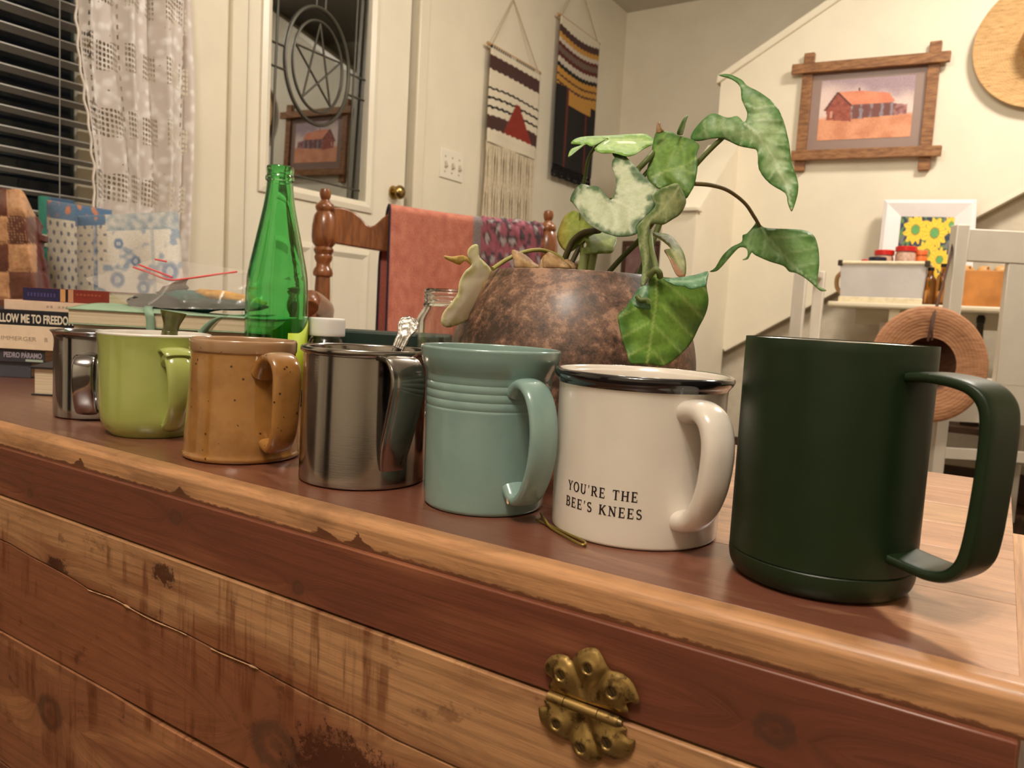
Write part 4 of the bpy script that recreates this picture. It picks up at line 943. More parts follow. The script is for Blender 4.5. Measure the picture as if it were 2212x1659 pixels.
stemm = plain('leaf_stem', rgb(92, 104, 52), 0.5, var=0.15); stemd = plain('old_leaf_stem', rgb(74, 66, 38), 0.5, var=0.15); stemp = plain('young_leaf_stem', rgb(150, 160, 100), 0.5, var=0.1)
A_ = lambda pts: [(1180 + .3014 * x, 140 + .3014 * y) for x, y in pts]
B_ = lambda pts: [(1300 + .2411 * x, 400 + .2411 * y) for x, y in pts]
D_ = lambda pts: [(900 + .2984 * x, 400 + .2984 * y) for x, y in pts]
def leaf(name, outl, mid, dep, pal, fold=0.0, ripple=0.0015, step=5.0, period=46, sub=3, edge=16, speck=0.0, label=None, tint=None, curl=0.0, thick=0.0005):
    """blade with its own distance: dep = three (px, py, depth) points giving its plane; fold bends it along the midrib"""
    P = crom(outl, sub, True); M = crom(mid, 6)
    (x0, y0, d0), (x1, y1, d1), (x2, y2, d2) = dep
    det = (x1 - x0) * (y2 - y0) - (x2 - x0) * (y1 - y0)
    gx = ((d1 - d0) * (y2 - y0) - (d2 - d0) * (y1 - y0)) / det; gy = ((x1 - x0) * (d2 - d0) - (x2 - x0) * (d1 - d0)) / det
    v2, tri = fill(P, step); n = len(P)
    L = [0]
    for a, b in zip(M, M[1:]): L.append(L[-1] + math.dist(a, b))
    cen, edg, vein = pal; vs, cs = [], []; r = random.Random(name + str(outl[0]))
    ph = r.random() * 6
    for p in v2:
        e = min(seg_d(p, P[i], P[(i + 1) % n])[0] for i in range(n))
        bd, bs, sg = 1e9, 0, 1
        for i in range(len(M) - 1):
            d_, t_ = seg_d(p, M[i], M[i + 1])
            if d_ < bd:
                bd, bs = d_, L[i] + t_ * (L[i + 1] - L[i])
                sg = 1 if (M[i + 1][0] - M[i][0]) * (p[1] - M[i][1]) - (M[i + 1][1] - M[i][1]) * (p[0] - M[i][0]) > 0 else -1
        s = (bs - bd * 0.75) / period + (0.15 if sg > 0 else 0)
        vw = abs(((s % 1) + 1) % 1 - 0.5) * 2          # 1 on a side vein
        nz = noise.noise(Vector((p[0] * 0.03 + ph, p[1] * 0.03, 0))) ; nf = noise.noise(Vector((p[0] * 0.11, p[1] * 0.11, ph)))
        dpt = d0 + gx * (p[0] - x0) + gy * (p[1] - y0) + fold * (bd / 100.0) ** 1.2 - ripple * math.cos(s * 2 * PI) * sst(bd, 4, 25) * 0.2 + ripple * 0.7 * nz
        dpt += curl * (1 - sst(e, 0, 16)) * math.sin(ph + p[0] * 0.05 + p[1] * 0.05)
        vs.append(atd(p[0], p[1], dpt))
        c = mixc(edg, cen, sst(e + nz * 14 + nf * 8, edge * 0.2, edge * 2.2))
        c = mixc(c, edg, speck * sst(nf + 0.6 * nz, 0.15, 0.35) * (1 - sst(vw, 0.5, 0.9)))
        c = mixc(c, vein, 0.55 * sst(vw, 0.80, 0.97) * sst(bd, 2, 10) + 0.8 * (1 - sst(bd, 1.0, 3.6)))
        if tint: c = tint(p, c, nz, nf)
        cs.append(c)
    o = mesh(name, vs, tri, LG, plant, cols=cs, angle=None); solid(o, thick)
    if label: o['label'] = label
    return o
def stem(pts, r, mat, name='leaf_stem'):
    return tube(name, [atd(x, y, d) for x, y, d in pts], r, mat, plant, sub=7, seg=10)
MG = (rgb(164, 190, 134), rgb(92, 138, 70), rgb(196, 214, 170))
DGp = (rgb(116, 152, 66), rgb(80, 122, 48), rgb(152, 176, 98))
PALE = (rgb(204, 212, 178), rgb(84, 112, 74), rgb(222, 226, 198))
YG = (rgb(168, 182, 88), rgb(132, 150, 60), rgb(196, 204, 130))
BR = (rgb(112, 152, 56), rgb(70, 112, 30), rgb(160, 182, 100))
# 1 top right arrowhead leaf
leaf('leaf', A_([(1420, 412), (1440, 345), (1400, 250), (1390, 160), (1330, 105), (1235, 75), (1310, 68), (1400, 108), (1440, 150), (1535, 200), (1640, 285), (1700, 400), (1740, 560), (1758, 700), (1800, 820), (1806, 900), (1782, 1000), (1757, 1052), (1730, 990), (1712, 920), (1600, 850), (1525, 750), (1512, 622), (1470, 600), (1380, 582), (1280, 535), (1200, 528), (1090, 547), (1035, 528), (1065, 460), (1150, 370), (1210, 350), (1300, 380), (1370, 368)]),
     A_([(1420, 420), (1500, 490), (1600, 620), (1680, 780), (1730, 900), (1757, 1050)]), ((1608, 266, .565), (1709, 455, .545), (1560, 165, .575)), MG, fold=0.008, ripple=0.003, period=30, edge=12)
stem([(1608, 267, .566), (1575, 285, .575), (1500, 360, .585), (1440, 450, .59), (1395, 560, .59), (1378, 600, .585)], [.0014, .0018, .002, .0022, .0024, .0026], stemm)
# 2 bright leaf seen from below at the upper left
leaf('leaf', A_([(440, 528), (330, 585), (285, 570), (235, 605), (160, 662), (178, 605), (255, 574), (178, 566), (205, 533), (280, 515), (450, 508), (600, 498), (720, 500), (778, 555), (700, 602), (640, 640), (575, 656), (480, 632), (400, 633), (345, 600)]),
     A_([(440, 532), (560, 540), (680, 545), (778, 555)]), ((1312, 301, .60), (1414, 307, .60), (1312, 335, .575)), (rgb(156, 190, 82), rgb(120, 164, 62), rgb(178, 204, 112)), fold=-0.02, ripple=0.001, period=60, edge=8)
stem([(1314, 300, .60), (1290, 315, .602), (1272, 340, .604), (1264, 380, .606), (1256, 430, .606), (1256, 520, .60), (1262, 600, .595)], [.0011, .0013, .0014, .0015, .0016, .0018, .002], stemm)
# 3 dark leaf in the middle
leaf('leaf', A_([(790, 480), (840, 474), (905, 485), (960, 512), (1040, 532), (1090, 568), (1096, 590), (1078, 640), (1086, 720), (1066, 850), (1040, 905), (998, 962), (960, 905), (870, 868), (810, 892), (728, 822), (725, 740), (750, 660), (765, 560)]),
     A_([(735, 818), (850, 765), (1000, 722), (1085, 650)]), ((1420, 380, .575), (1505, 320, .57), (1415, 290, .59)), DGp, fold=0.012, ripple=0.003, period=40, edge=7, speck=0.4)
stem([(1376, 368, .582), (1398, 345, .58), (1410, 330, .59)], .0022, stemm)
stem([(1389, 382, .585), (1402, 366, .585)], .0016, stemm)
# 4 large pale variegated leaf
leaf('leaf', A_([(470, 965), (490, 920), (498, 820), (472, 745), (474, 690), (490, 665), (474, 640), (490, 610), (550, 640), (620, 710), (700, 800), (806, 905), (762, 950), (780, 1000), (760, 1042), (700, 1100), (652, 1150), (655, 1205), (600, 1226), (520, 1231), (440, 1212), (370, 1182), (290, 1130), (240, 1060), (190, 992), (172, 968), (200, 900), (250, 856), (320, 870), (370, 872), (420, 922), (450, 958)]),
     A_([(470, 965), (560, 1000), (650, 1060), (715, 1100)]), ((1322, 430, .545), (1395, 475, .525), (1330, 330, .57)), PALE, fold=0.010, ripple=0.0028, period=48, edge=7, label='pale cream-green variegated leaf')
stem([(1320, 433, .546), (1340, 412, .565), (1378, 368, .58)], [.0018, .0022, .0022], stemm)
# 5 folded leaf hanging down the middle
leaf('leaf', A_([(940, 850), (985, 925), (1000, 990), (960, 1070), (900, 1110), (840, 1146), (790, 1142), (742, 1152), (745, 1250), (772, 1345), (760, 1420), (735, 1530), (692, 1592), (678, 1560), (690, 1450), (665, 1300), (655, 1210), (650, 1160), (700, 1100), (760, 1042), (782, 1000), (760, 950), (815, 890), (870, 868)]),
     A_([(945, 880), (850, 1020), (740, 1120), (700, 1250), (712, 1400), (695, 1580)]), ((1440, 430, .535), (1392, 500, .520), (1480, 470, .545)), (rgb(172, 184, 128), rgb(110, 134, 80), rgb(196, 206, 156)), fold=0.010, ripple=0.002, period=50, edge=8, speck=0.3)
# 6 two small yellowing leaves at the pot rim
def yell(p, c, nz, nf): return mixc(c, rgb(206, 170, 84), 0.5 * sst(1232 - p[0], -6, 22) + 0.15 * nz)
leaf('leaf', A_([(200, 1045), (260, 1082), (330, 1150), (380, 1188), (300, 1235), (240, 1290), (172, 1342), (110, 1312), (78, 1232), (100, 1150), (135, 1082)]), A_([(340, 1190), (220, 1180), (110, 1200)]), ((1250, 490, .60), (1215, 500, .615), (1240, 540, .60)), YG, fold=0.012, period=45, edge=7, tint=yell, label='small yellowing leaf')
leaf('leaf', A_([(275, 1245), (370, 1200), (440, 1214), (506, 1240), (490, 1310), (468, 1347), (400, 1351), (300, 1357), (262, 1340), (290, 1290)]), A_([(280, 1250), (380, 1270), (480, 1300)]), ((1280, 520, .585), (1325, 530, .58), (1280, 548, .57)), (rgb(144, 160, 70), rgb(110, 128, 46), rgb(176, 188, 110)), fold=0.012, period=45, edge=9, speck=0.5)
stem([(1220, 560, .605), (1228, 540, .602), (1240, 518, .598), (1262, 503, .59), (1295, 497, .575)], .0026, stemd)
stem([(1236, 566, .60), (1246, 545, .60), (1254, 530, .60), (1262, 517, .60)], .002, stemd)
stem([(1258, 590, .59), (1264, 560, .59), (1268, 540, .592)], .0045, stemp)
stem([(1275, 590, .585), (1280, 565, .585), (1284, 545, .585)], .003, stemp)
stem([(1305, 600, .575), (1340, 560, .57), (1380, 520, .555), (1410, 480, .545), (1440, 440, .54)], .002, stemm)
# 7 half withered leaf
def wither(p, c, nz, nf):
    a, b = 1180 + .3014 * 760, 140 + .3014 * 1195; q, r = 1180 + .3014 * 985, 140 + .3014 * 1480
    s = ((q - a) * (p[1] - b) - (r - b) * (p[0] - a)) / math.hypot(q - a, r - b)
    return mixc(c, rgb(168, 122, 86), sst(s + nz * 3, 1, 4) * sst(p[1], 520, 528))
leaf('leaf', A_([(738, 1200), (800, 1205), (870, 1215), (930, 1262), (980, 1340), (1001, 1425), (992, 1522), (940, 1512), (910, 1460), (878, 1385), (846, 1335), (858, 1322), (890, 1312), (820, 1252), (770, 1225)]), A_([(742, 1203), (860, 1280), (930, 1380), (985, 1518)]), ((1405, 505, .55), (1478, 598, .54), (1470, 520, .56)), (rgb(160, 164, 104), rgb(110, 128, 62), rgb(180, 180, 120)), fold=0.010, period=44, edge=5, tint=wither, label='half withered brown leaf')
# 8 leaf reaching out to the right on a long arching stem
def shade8(p, c, nz, nf): return c
leaf('leaf', A_([(1512, 1122), (1560, 1165), (1640, 1174), (1750, 1178), (1862, 1190), (1922, 1232), (1950, 1320), (1956, 1430), (1944, 1572), (1985, 1603), (2008, 1618), (1970, 1622), (1930, 1592), (1860, 1532), (1790, 1492), (1740, 1482), (1700, 1442), (1600, 1410), (1500, 1366), (1472, 1346), (1445, 1392), (1405, 1398), (1440, 1374), (1438, 1322), (1390, 1308), (1340, 1352), (1270, 1432), (1222, 1478), (1170, 1483), (1212, 1452), (1262, 1370), (1330, 1305), (1400, 1270), (1408, 1222), (1440, 1208), (1490, 1150)]),
     A_([(1515, 1130), (1600, 1250), (1750, 1420), (1900, 1552), (2008, 1618)]), ((1640, 485, .60), (1780, 628, .575), (1540, 585, .595)), (rgb(120, 158, 92), rgb(84, 128, 62), rgb(160, 188, 134)), fold=0.012, ripple=0.0025, period=42, edge=8)
stem([(1500, 397, .565), (1536, 400, .57), (1572, 411, .578), (1608, 438, .588), (1629, 468, .595), (1642, 490, .60)], [.0016, .0016, .0015, .0014, .0014, .0012], plain('arching_stem', rgb(96, 84, 48), 0.45, var=0.1))
# 9 broad leaf hanging over the pot front
leaf('leaf', B_([(492, 812), (560, 825), (640, 832), (740, 822), (850, 802), (950, 776), (936, 900), (955, 1030), (930, 1150), (870, 1270), (800, 1410), (700, 1520), (570, 1616), (450, 1612), (330, 1602), (250, 1590), (220, 1490), (180, 1370), (150, 1240), (145, 1160), (210, 1100), (280, 1000), (345, 915), (410, 905), (432, 830)]),
     B_([(490, 815), (482, 1050), (440, 1350), (400, 1612)]), ((1418, 600, .478), (1400, 785, .462), (1525, 600, .495)), BR, fold=0.008, ripple=0.0025, period=52, edge=14, speck=0.35)
leaf('leaf', B_([(560, 850), (640, 832), (740, 822), (850, 802), (952, 774), (940, 850), (930, 900), (880, 915), (800, 932), (740, 905), (660, 900), (620, 880)]), B_([(600, 855), (760, 870), (930, 830)]), ((1440, 605, .470), (1528, 590, .484), (1490, 622, .468)), (rgb(104, 150, 108), rgb(82, 132, 90), rgb(156, 190, 150)), fold=0.004, period=26, edge=4, label='curled blue-green leaf lobe')
leaf('leaf', B_([(345, 915), (415, 905), (415, 1000), (440, 1110), (380, 1105), (300, 1090), (228, 1078), (280, 1000)]), B_([(390, 920), (350, 1000), (290, 1070)]), ((1390, 625, .470), (1405, 665, .466), (1360, 660, .470)), (rgb(118, 158, 122), rgb(84, 128, 88), rgb(160, 190, 156)), fold=0.003, period=30, edge=6, label='curled blue-green leaf lobe')
stem([(1403, 598, .474), (1409, 588, .472), (1417, 583, .471), (1424, 589, .471), (1426, 598, .474)], .0020, stemm, 'curled_tip')
stem([(1376, 640, .468), (1384, 648, .466), (1396, 648, .465), (1402, 656, .465)], .0016, stemm, 'curled_tip')
stem([(1418, 600, .479), (1416, 572, .49), (1408, 540, .51), (1404, 500, .53)], .0018, stemm)
# 10 withering pale leaf over the left shoulder of the pot
def fade(p, c, nz, nf): return mixc(mixc(c, rgb(212, 186, 140), 0.35 * sst(nz, 0.0, 0.4)), rgb(140, 128, 80), 0.7 * sst(nf - (705 - p[1]) / 30, 0.1, 0.5))
leaf('leaf', D_([(440, 432), (448, 470), (455, 520), (500, 565), (540, 620), (532, 740), (502, 850), (478, 905), (400, 962), (300, 1010), (222, 1030), (180, 1002), (190, 930), (250, 852), (300, 780), (310, 700), (350, 625), (400, 576), (372, 520), (372, 470), (408, 432)]), D_([(440, 590), (420, 700), (340, 850), (210, 1010)]), ((1030, 580, .545), (960, 700, .525), (1060, 590, .56)), (rgb(248, 240, 214), rgb(226, 222, 162), rgb(250, 244, 224)), fold=0.010, period=50, edge=8, tint=fade, label='withering cream-coloured leaf')
leaf('leaf', D_([(198, 510), (260, 518), (330, 508), (382, 530), (412, 560), (402, 584), (350, 548), (312, 576), (250, 552), (208, 532)]), D_([(405, 570), (320, 535), (202, 515)]), ((1020, 570, .545), (960, 553, .54), (1000, 575, .545)), (rgb(226, 196, 112), rgb(214, 180, 96), rgb(232, 206, 136)), fold=0.003, period=40, edge=5, label='curled yellow leaf tip')
stem([(1064, 581, .548), (1094, 561, .56), (1127, 546, .575), (1160, 540, .585), (1186, 545, .595), (1212, 558, .60), (1224, 580, .60)], .0016, plain('yellow_stem', rgb(156, 148, 76), 0.5))
# young shoot, dry sheath and dry fallen leaves on the soil
leaf('leaf', A_([(1017, 360), (1000, 410), (985, 470), (972, 503), (938, 496), (955, 440), (985, 385)]), A_([(1015, 362), (985, 420), (955, 500)]), ((1478, 270, .585), (1470, 290, .585), (1485, 260, .588)), (rgb(124, 160, 72), rgb(88, 128, 48), rgb(150, 180, 100)), period=30, edge=4)
DRY = (rgb(186, 148, 100), rgb(150, 112, 72), rgb(200, 166, 120))
leaf('dry_leaf', A_([(800, 408), (815, 415), (822, 440), (842, 478), (795, 490), (790, 450)]), A_([(805, 410), (815, 480)]), ((1424, 270, .585), (1424, 285, .585), (1430, 270, .586)), DRY, period=40, edge=4)
for o_, m_, d_ in (([(690, 470), (760, 490), (830, 540), (872, 600), (800, 600), (715, 600), (700, 540)], [(695, 480), (770, 540), (860, 590)], .56),
                   ([(905, 530), (935, 500), (965, 486), (1060, 540), (1122, 600), (1030, 600), (930, 600), (915, 560)], [(965, 490), (1000, 550), (1090, 595)], .575),
                   ([(1040, 560), (1090, 536), (1130, 560), (1160, 600), (1100, 605), (1050, 600)], [(1050, 570), (1100, 570), (1150, 600)], .585),
                   ([(1140, 566), (1200, 540), (1250, 570), (1290, 606), (1200, 612), (1150, 606)], [(1150, 570), (1210, 570), (1280, 606)], .61),
                   ([(760, 600), (800, 545), (850, 560), (905, 600), (840, 606)], [(770, 590), (820, 570), (890, 600)], .60),
                   ([(880, 606), (900, 540), (915, 530), (925, 606)], [(905, 540), (905, 600)], .57)):
    q = D_(o_); a = q[0]
    leaf('dry_leaf', q, D_(m_), ((a[0], a[1], d_), (a[0] + 40, a[1], d_ + .008), (a[0], a[1] + 40, d_ - .012)), DRY, fold=0.02, ripple=0.004, period=24, edge=5)

# ================================================================== THINGS ON THE CHEST BEHIND THE MUGS
E1 = Vector((0.8409, 0.5412, 0)); E2 = Vector((-0.5412, 0.8409, 0)); YAW = math.atan2(E1.y, E1.x)
def hor(px): return 678.0 + (px - 1106) * 0.0545
def lat(px, dep): return (px - 1106) / F_PX * dep
def spot(px, dep, z): return E1 * lat(px, dep) + E2 * dep + Vector((0, 0, z))
def zat(px, py, dep): return CAM.z - (py - hor(px)) * dep / F_PX
# ---- green bottle
bg = glass('bottle_glass', (0.33, 0.82, 0.40), 0.0, 1.5)
bx, by = -0.619, 0.523
b = thing('green_bottle', 'empty green glass bottle with a lime label, behind the stoneware mug', 'bottle', (bx, by, LID + 0.0002))
bo_ = smooth_prof([(0.0265, 0.0), (0.0295, 0.0015), (0.0305, 0.006), (0.0305, 0.06), (0.0305, 0.108), (0.0300, 0.119), (0.0287, 0.134), (0.0243, 0.156), (0.0196, 0.1785), (0.0152, 0.2005), (0.0132, 0.215), (0.0126, 0.2235)], 5) + smooth_prof([(0.0138, 0.2245), (0.0141, 0.2268), (0.0134, 0.2290), (0.0128, 0.2300), (0.0131, 0.2330), (0.0131, 0.2370), (0.0122, 0.2385), (0.0104, 0.2382)], 4)
bi_ = smooth_prof([(0.0098, 0.236), (0.0098, 0.2235), (0.0128, 0.2005), (0.0172, 0.1785), (0.0218, 0.156), (0.0263, 0.134), (0.0282, 0.115), (0.0282, 0.06), (0.0280, 0.010), (0.022, 0.006)], 4)
lathe('bottle_glass', [(0, 0.0035), (0.018, 0.002), (0.0245, 0.0)] + bo_ + bi_ + [(0, 0.009)], bg, b, seg=64)
def label_strip(parent, r, z0, ztop, a0, a1, mat, name='label'):
    vs, fs = [], []; n = 40
    for k in range(n + 1):
        a = a0 + (a1 - a0) * k / n; vs += [(r * math.cos(a), r * math.sin(a), z0), (r * math.cos(a), r * math.sin(a), ztop(k / n))]
    for k in range(n): fs.append((2 * k, 2 * k + 2, 2 * k + 3, 2 * k + 1))
    o = mesh(name, vs, fs, mat, parent, angle=None); solid(o, 0.0002, 1); return o
lime = plain('lime_label', rgb(176, 196, 40), 0.5, var=0.04)
label_strip(b, 0.03075, 0.018, lambda f: 0.0750 + 0.013 * sst(f, 0.12, 0.4) * (1 - sst(f, 0.75, 1)), math.radians(-19), math.radians(150), lime)
# ---- small clear bottle with a white cap
b = thing('pill_bottle', 'small clear bottle with a white screw cap, between the green bottle and the spoon', 'bottle', tuple(spot(709, 0.80, LID + 0.0002)))
clr = glass('clear_plastic', (0.93, 0.92, 0.88), 0.05, 1.4)
lathe('bottle', [(0, 0.0015), (0.016, 0.0)] + smooth_prof([(0.0180, 0.0), (0.0192, 0.002), (0.0194, 0.01), (0.0194, 0.058), (0.0180, 0.066), (0.0160, 0.070), (0.0160, 0.074)], 4) + [(0.0145, 0.074), (0.0145, 0.07), (0.0178, 0.058), (0.0178, 0.004), (0, 0.004)], clr, b, seg=48)
capm = plain('white_cap', rgb(228, 226, 222), 0.45, var=0)
lathe('cap', [(0, 0.0748), (0.0170, 0.0748), (0.0185, 0.0725)] + [(0.0188, 0.0730)] + smooth_prof([(0.0189, 0.076), (0.0189, 0.0885), (0.0180, 0.0905), (0.0160, 0.0910)], 4) + [(0, 0.0908)], capm, b, seg=64)
# ---- dark green box
q = rbox('green_box', (0, 0, 0), (0.155, 0.075, 0.0775), plain('dark_green_board', rgb(16, 40, 32), 0.5, var=0.08), None, YAW - 0.05, 0.002)
p = spot(826, 0.872, LID + 0.0390); q.location = p
tag(q, 'flat dark green box behind the white-capped bottle', 'box')
# ---- glass jar
jr = glass('jar_glass', (0.93, 0.95, 0.93), 0.0, 1.45)
b = thing('glass_jar', 'empty clear glass jar beside the brown plant pot', 'jar', tuple(spot(978, 0.772, LID + 0.0002)))
jo = smooth_prof([(0.030, 0.0), (0.0345, 0.002), (0.0365, 0.008), (0.0370, 0.03), (0.0368, 0.085), (0.0350, 0.097), (0.0300, 0.106), (0.0285, 0.109)], 4) + [(0.0300, 0.1095), (0.0300, 0.1115), (0.0285, 0.112)] + [q for z in (0.1135, 0.1175, 0.1215) for q in ((0.0287, z), (0.0293, z + 0.0012), (0.0287, z + 0.0024))] + [(0.0284, 0.1255), (0.0276, 0.1265)]
ji = smooth_prof([(0.0264, 0.1255), (0.0262, 0.109), (0.0325, 0.097), (0.0342, 0.085), (0.0344, 0.03), (0.0335, 0.01), (0.028, 0.006)], 4)
lathe('jar', [(0, 0.003), (0.025, 0.001)] + jo + ji + [(0, 0.006)], jr, b, seg=64)
# ---- books
paper = None
def paper_mat():
    t = NT('page_edges'); v = t.obj(); p = t.xyz(v)
    n = t.noise(t.mp(v, (3, 3, 900)), 1.0, 3, 0.7)
    t.set(Base_Color=t.mix(t.ss(n, 0.35, 0.7), rgb(196, 176, 146), rgb(226, 210, 182)), Roughness=0.9); t.bump(n, 0.3, 0.0006); return t.m
paper = paper_mat()
def book(label, px0, px1, dep, z0, z1, cover, deep=0.14, spine=True, yaw=0.0, group=None, cov_t=0.0012, soft=False):
    """a book lying flat, spine (or page edges) toward the room"""
    c = spot((px0 + px1) / 2, dep, z0); W = (px1 - px0) / F_PX * dep; h = z1 - z0
    t = thing('book', label, 'book', tuple(c), YAW + yaw, group)
    if spine:
        box('page_block', (-W / 2 + 0.002, 0.0012, cov_t), (W / 2 - 0.002, deep - 0.003, h - cov_t), paper, t)
        box('spine', (-W / 2, 0.0, 0.0), (W / 2, 0.0012, h), cover, t, bevel=0.0004)
        box('cover', (-W / 2, 0.0013, 0), (W / 2, deep, cov_t - 0.0001), cover, t); box('cover', (-W / 2, 0.0013, h - cov_t + 0.0001), (W / 2, deep, h), cover, t)
    else:
        box('page_block', (-W / 2 + 0.002, 0.003, cov_t), (W / 2 - 0.003, deep - 0.0013, h - cov_t), paper, t)
        box('spine', (-W / 2, deep - 0.0012, 0.0), (W / 2, deep, h), cover, t)
        box('cover', (-W / 2, 0, 0), (W / 2, deep - 0.0013, cov_t - 0.0001), cover, t, bevel=0.0004); box('cover', (-W / 2, 0, h - cov_t + 0.0001), (W / 2, deep - 0.0013, h), cover, t, bevel=0.0004)
    return t, W, h
def cov(name, c, r=0.45): return plain('cover_' + name, c, r, var=0.05, scale=60)
D0 = 0.886
G_ = 'books stacked on the chest'
def words(t, s, px_a, px_b, cpx, dep, zc, hgt, mat, bold=0.0, name='spine_lettering'):
    o = text(name, s, hgt / 0.72, mat, t, (0, 0, 0), (1, 0, 0), (0, 0, 1), 0.0003, 'LEFT', 1.0, bold)
    xs_ = [v.co.x for v in o.data.vertices]; w0 = max(xs_) - min(xs_); mn = min(xs_)
    wt = (px_b - px_a) / F_PX * dep; x0 = (px_a - cpx) / F_PX * dep
    for v in o.data.vertices:
        v.co.x = x0 + (v.co.x - mn) / w0 * wt; v.co.y -= 0.0002; v.co.z += zc - hgt / 2
    return o
book('slate grey hardback at the very bottom of the book stack', -240, 72, D0 + .004, LID + 0.0002, 0.5085, cov('slate', rgb(72, 74, 84)), group=G_)
t, W, h = book('thin dark grey paperback lettered PEDRO PARAMO in the book stack', -190, 102, D0, 0.5087, 0.5240, cov('charcoal', rgb(60, 58, 66)), group=G_)
words(t, 'PEDRO PÁRAMO', 14, 96, -44, D0, 0.0085, 0.0062, plain('ink_lilac', rgb(170, 160, 172), 0.6, var=0), 0.0002)
box('title_rule', (W / 2 - 0.022, -0.0004, 0.0012), (W / 2 - 0.002, 0, 0.0038), plain('ink_mint', rgb(168, 184, 168), 0.6, var=0), t)
t, W, h = book('thick cream book with widely spaced letters in the book stack', -250, 140, D0 - .004, 0.5242, 0.5515, cov('cream', rgb(232, 208, 180), 0.6), group=G_)
words(t, 'IMMERGER', 8, 84, -55, D0, 0.0125, 0.0048, plain('ink_taupe', rgb(176, 156, 136), 0.6, var=0))
words(t, 'B', 101, 108, -55, D0, 0.0125, 0.0048, plain('ink_taupe', rgb(176, 156, 136), 0.6, var=0))
t, W, h = book('black-spined paperback lettered FOLLOW ME TO FREEDOM in the book stack', -235, 166, D0, 0.5517, 0.5690, cov('blackblue', rgb(24, 24, 34)), group=G_)
words(t, 'FOLLOW ME TO FREEDOM', -14, 164, -34.5, D0, 0.0082, 0.0098, plain('ink_white', rgb(228, 216, 196), 0.6, var=0), 0.0004)
t, W, h = book('thin pinkish-white paperback second from the top of the book stack', 15, 212, D0 + .006, 0.5692, 0.5805, cov('blush', rgb(226, 196, 172), 0.6), group=G_)
for k in range(11):
    if k in (2, 6): continue
    box('spine_marks', (-0.004 + k * 0.0045, -0.0003, 0.0042), (-0.0015 + k * 0.0045, 0, 0.0068), plain('ink_taupe', rgb(176, 156, 136), 0.6, var=0), t)
t, W, h = book('thick book with a navy and brick-red spine on top of the stack', 55, 240, D0 + .012, 0.5807, 0.5960, cov('brick', rgb(126, 44, 32)), group=G_)
u = lambda px: (px - 147.5) / F_PX * (D0 + .012)
for nm, a, b_, c in (('navy', 56, 136, rgb(38, 34, 72)), ('tan', 136, 147, rgb(200, 150, 100)), ('dark', 147, 153, rgb(40, 20, 16)), ('buff', 153, 164, rgb(190, 140, 106))):
    box('spine_band', (u(a), -0.0004, 0.0004), (u(b_), 0, h - 0.0004), cov(nm, c), t)
for k in range(9): box('spine_marks', (u(66 + k * 7), -0.0007, 0.0050), (u(70 + k * 7), -0.00041, 0.0095), plain('ink_dusk', rgb(74, 66, 116), 0.6, var=0), t)
for k in range(7): box('spine_marks', (u(170 + k * 8), -0.0004, 0.0085), (u(175 + k * 8), 0, 0.0108), plain('ink_rust', rgb(160, 80, 56), 0.6, var=0), t)
# dark covered book with its cream page edges toward us, cover sprung open
t, W, h = book('dark covered book showing its cream page block, beside the small steel cup', 72, 300, 0.752, LID + 0.0002, 0.5175, cov('ink', rgb(44, 44, 48)), deep=0.125, spine=False)
o = mesh('sprung_cover', [(-W / 2 - 0.001, -0.001, 0.0276), (W / 2, -0.001, 0.0276), (W / 2, 0.125, 0.0290), (-W / 2 - 0.001, 0.12, 0.0375), (-W / 2 + 0.02, 0.06, 0.033)], [(0, 1, 4), (1, 2, 4), (2, 3, 4), (3, 0, 4)], cov('ink', rgb(44, 44, 48)), t, smooth=False); solid(o, 0.0012)
box('cover_label', (-W / 2 + 0.026, 0.03, 0.0345), (-W / 2 + 0.075, 0.07, 0.0349), cov('labelgrey', rgb(150, 150, 154)), t)
book('thick brown book lying under the mint notebook', 158, 560, 0.845, 0.5290, 0.5590, cov('brown', rgb(120, 78, 40)), deep=0.13, spine=False)
# mint notebook with a bulging cover and two ribbons
mint = cov('mint', rgb(150, 176, 148), 0.6)
NB = 0.822; zt0 = 0.5592
nb = thing('notebook', 'thick mint green notebook with ribbon markers, lying behind the light green mug', 'notebook', tuple(spot(372, NB, zt0)), YAW + 0.02)
Wn = (596 - 150) / F_PX * NB
box('page_block', (-Wn / 2 + 0.002, 0.002, 0.0012), (Wn / 2 - 0.002, 0.137, 0.0158), paper, nb, bevel=0.0005)
box('cover', (-Wn / 2, 0, 0), (Wn / 2, 0.14, 0.0011), mint, nb, bevel=0.0004)
panel('cover', (-Wn / 2, 0, 0.0164), (Wn, 0, 0), (0, 0.14, 0), 30, 16, lambda a, b_: (1, 1, 1), mint, nb, disp=lambda a, b_: 0.0045 * math.sin(PI * min(b_ * 1.0, 1)) * (1 - sst(a, 0.1, 0.75)) + 0.0035 * b_ * (1 - sst(a, 0.0, 0.6)))
solid(bpy.data.objects[[o.name for o in nb.children if o.name.startswith('cover')][-1]], 0.0013)
def ribbon(name, pts, wv, mat, parent, th=0.0006):
    Q = crom(pts, 6); vs, fs = [], []; wv = Vector(wv) / 2
    for q in Q: vs += [Vector(q) - wv, Vector(q) + wv]
    for k in range(len(Q) - 1): fs.append((2 * k, 2 * k + 1, 2 * k + 3, 2 * k + 2))
    o = mesh(name, vs, fs, mat, parent, angle=None); solid(o, th); return o
rx = lambda px: (px - 372) / F_PX * NB
ribbon('ribbon_marker', [(rx(262), 0.075, 0.0235), (rx(290), 0.040, 0.0225), (rx(315), 0.010, 0.0205), (rx(328), -0.0015, 0.0165), (rx(332), -0.0025, 0.008), (rx(333), -0.0030, -0.003)], (0.0085, 0.002, 0), cov('ribbon', rgb(136, 164, 140), 0.7), nb)
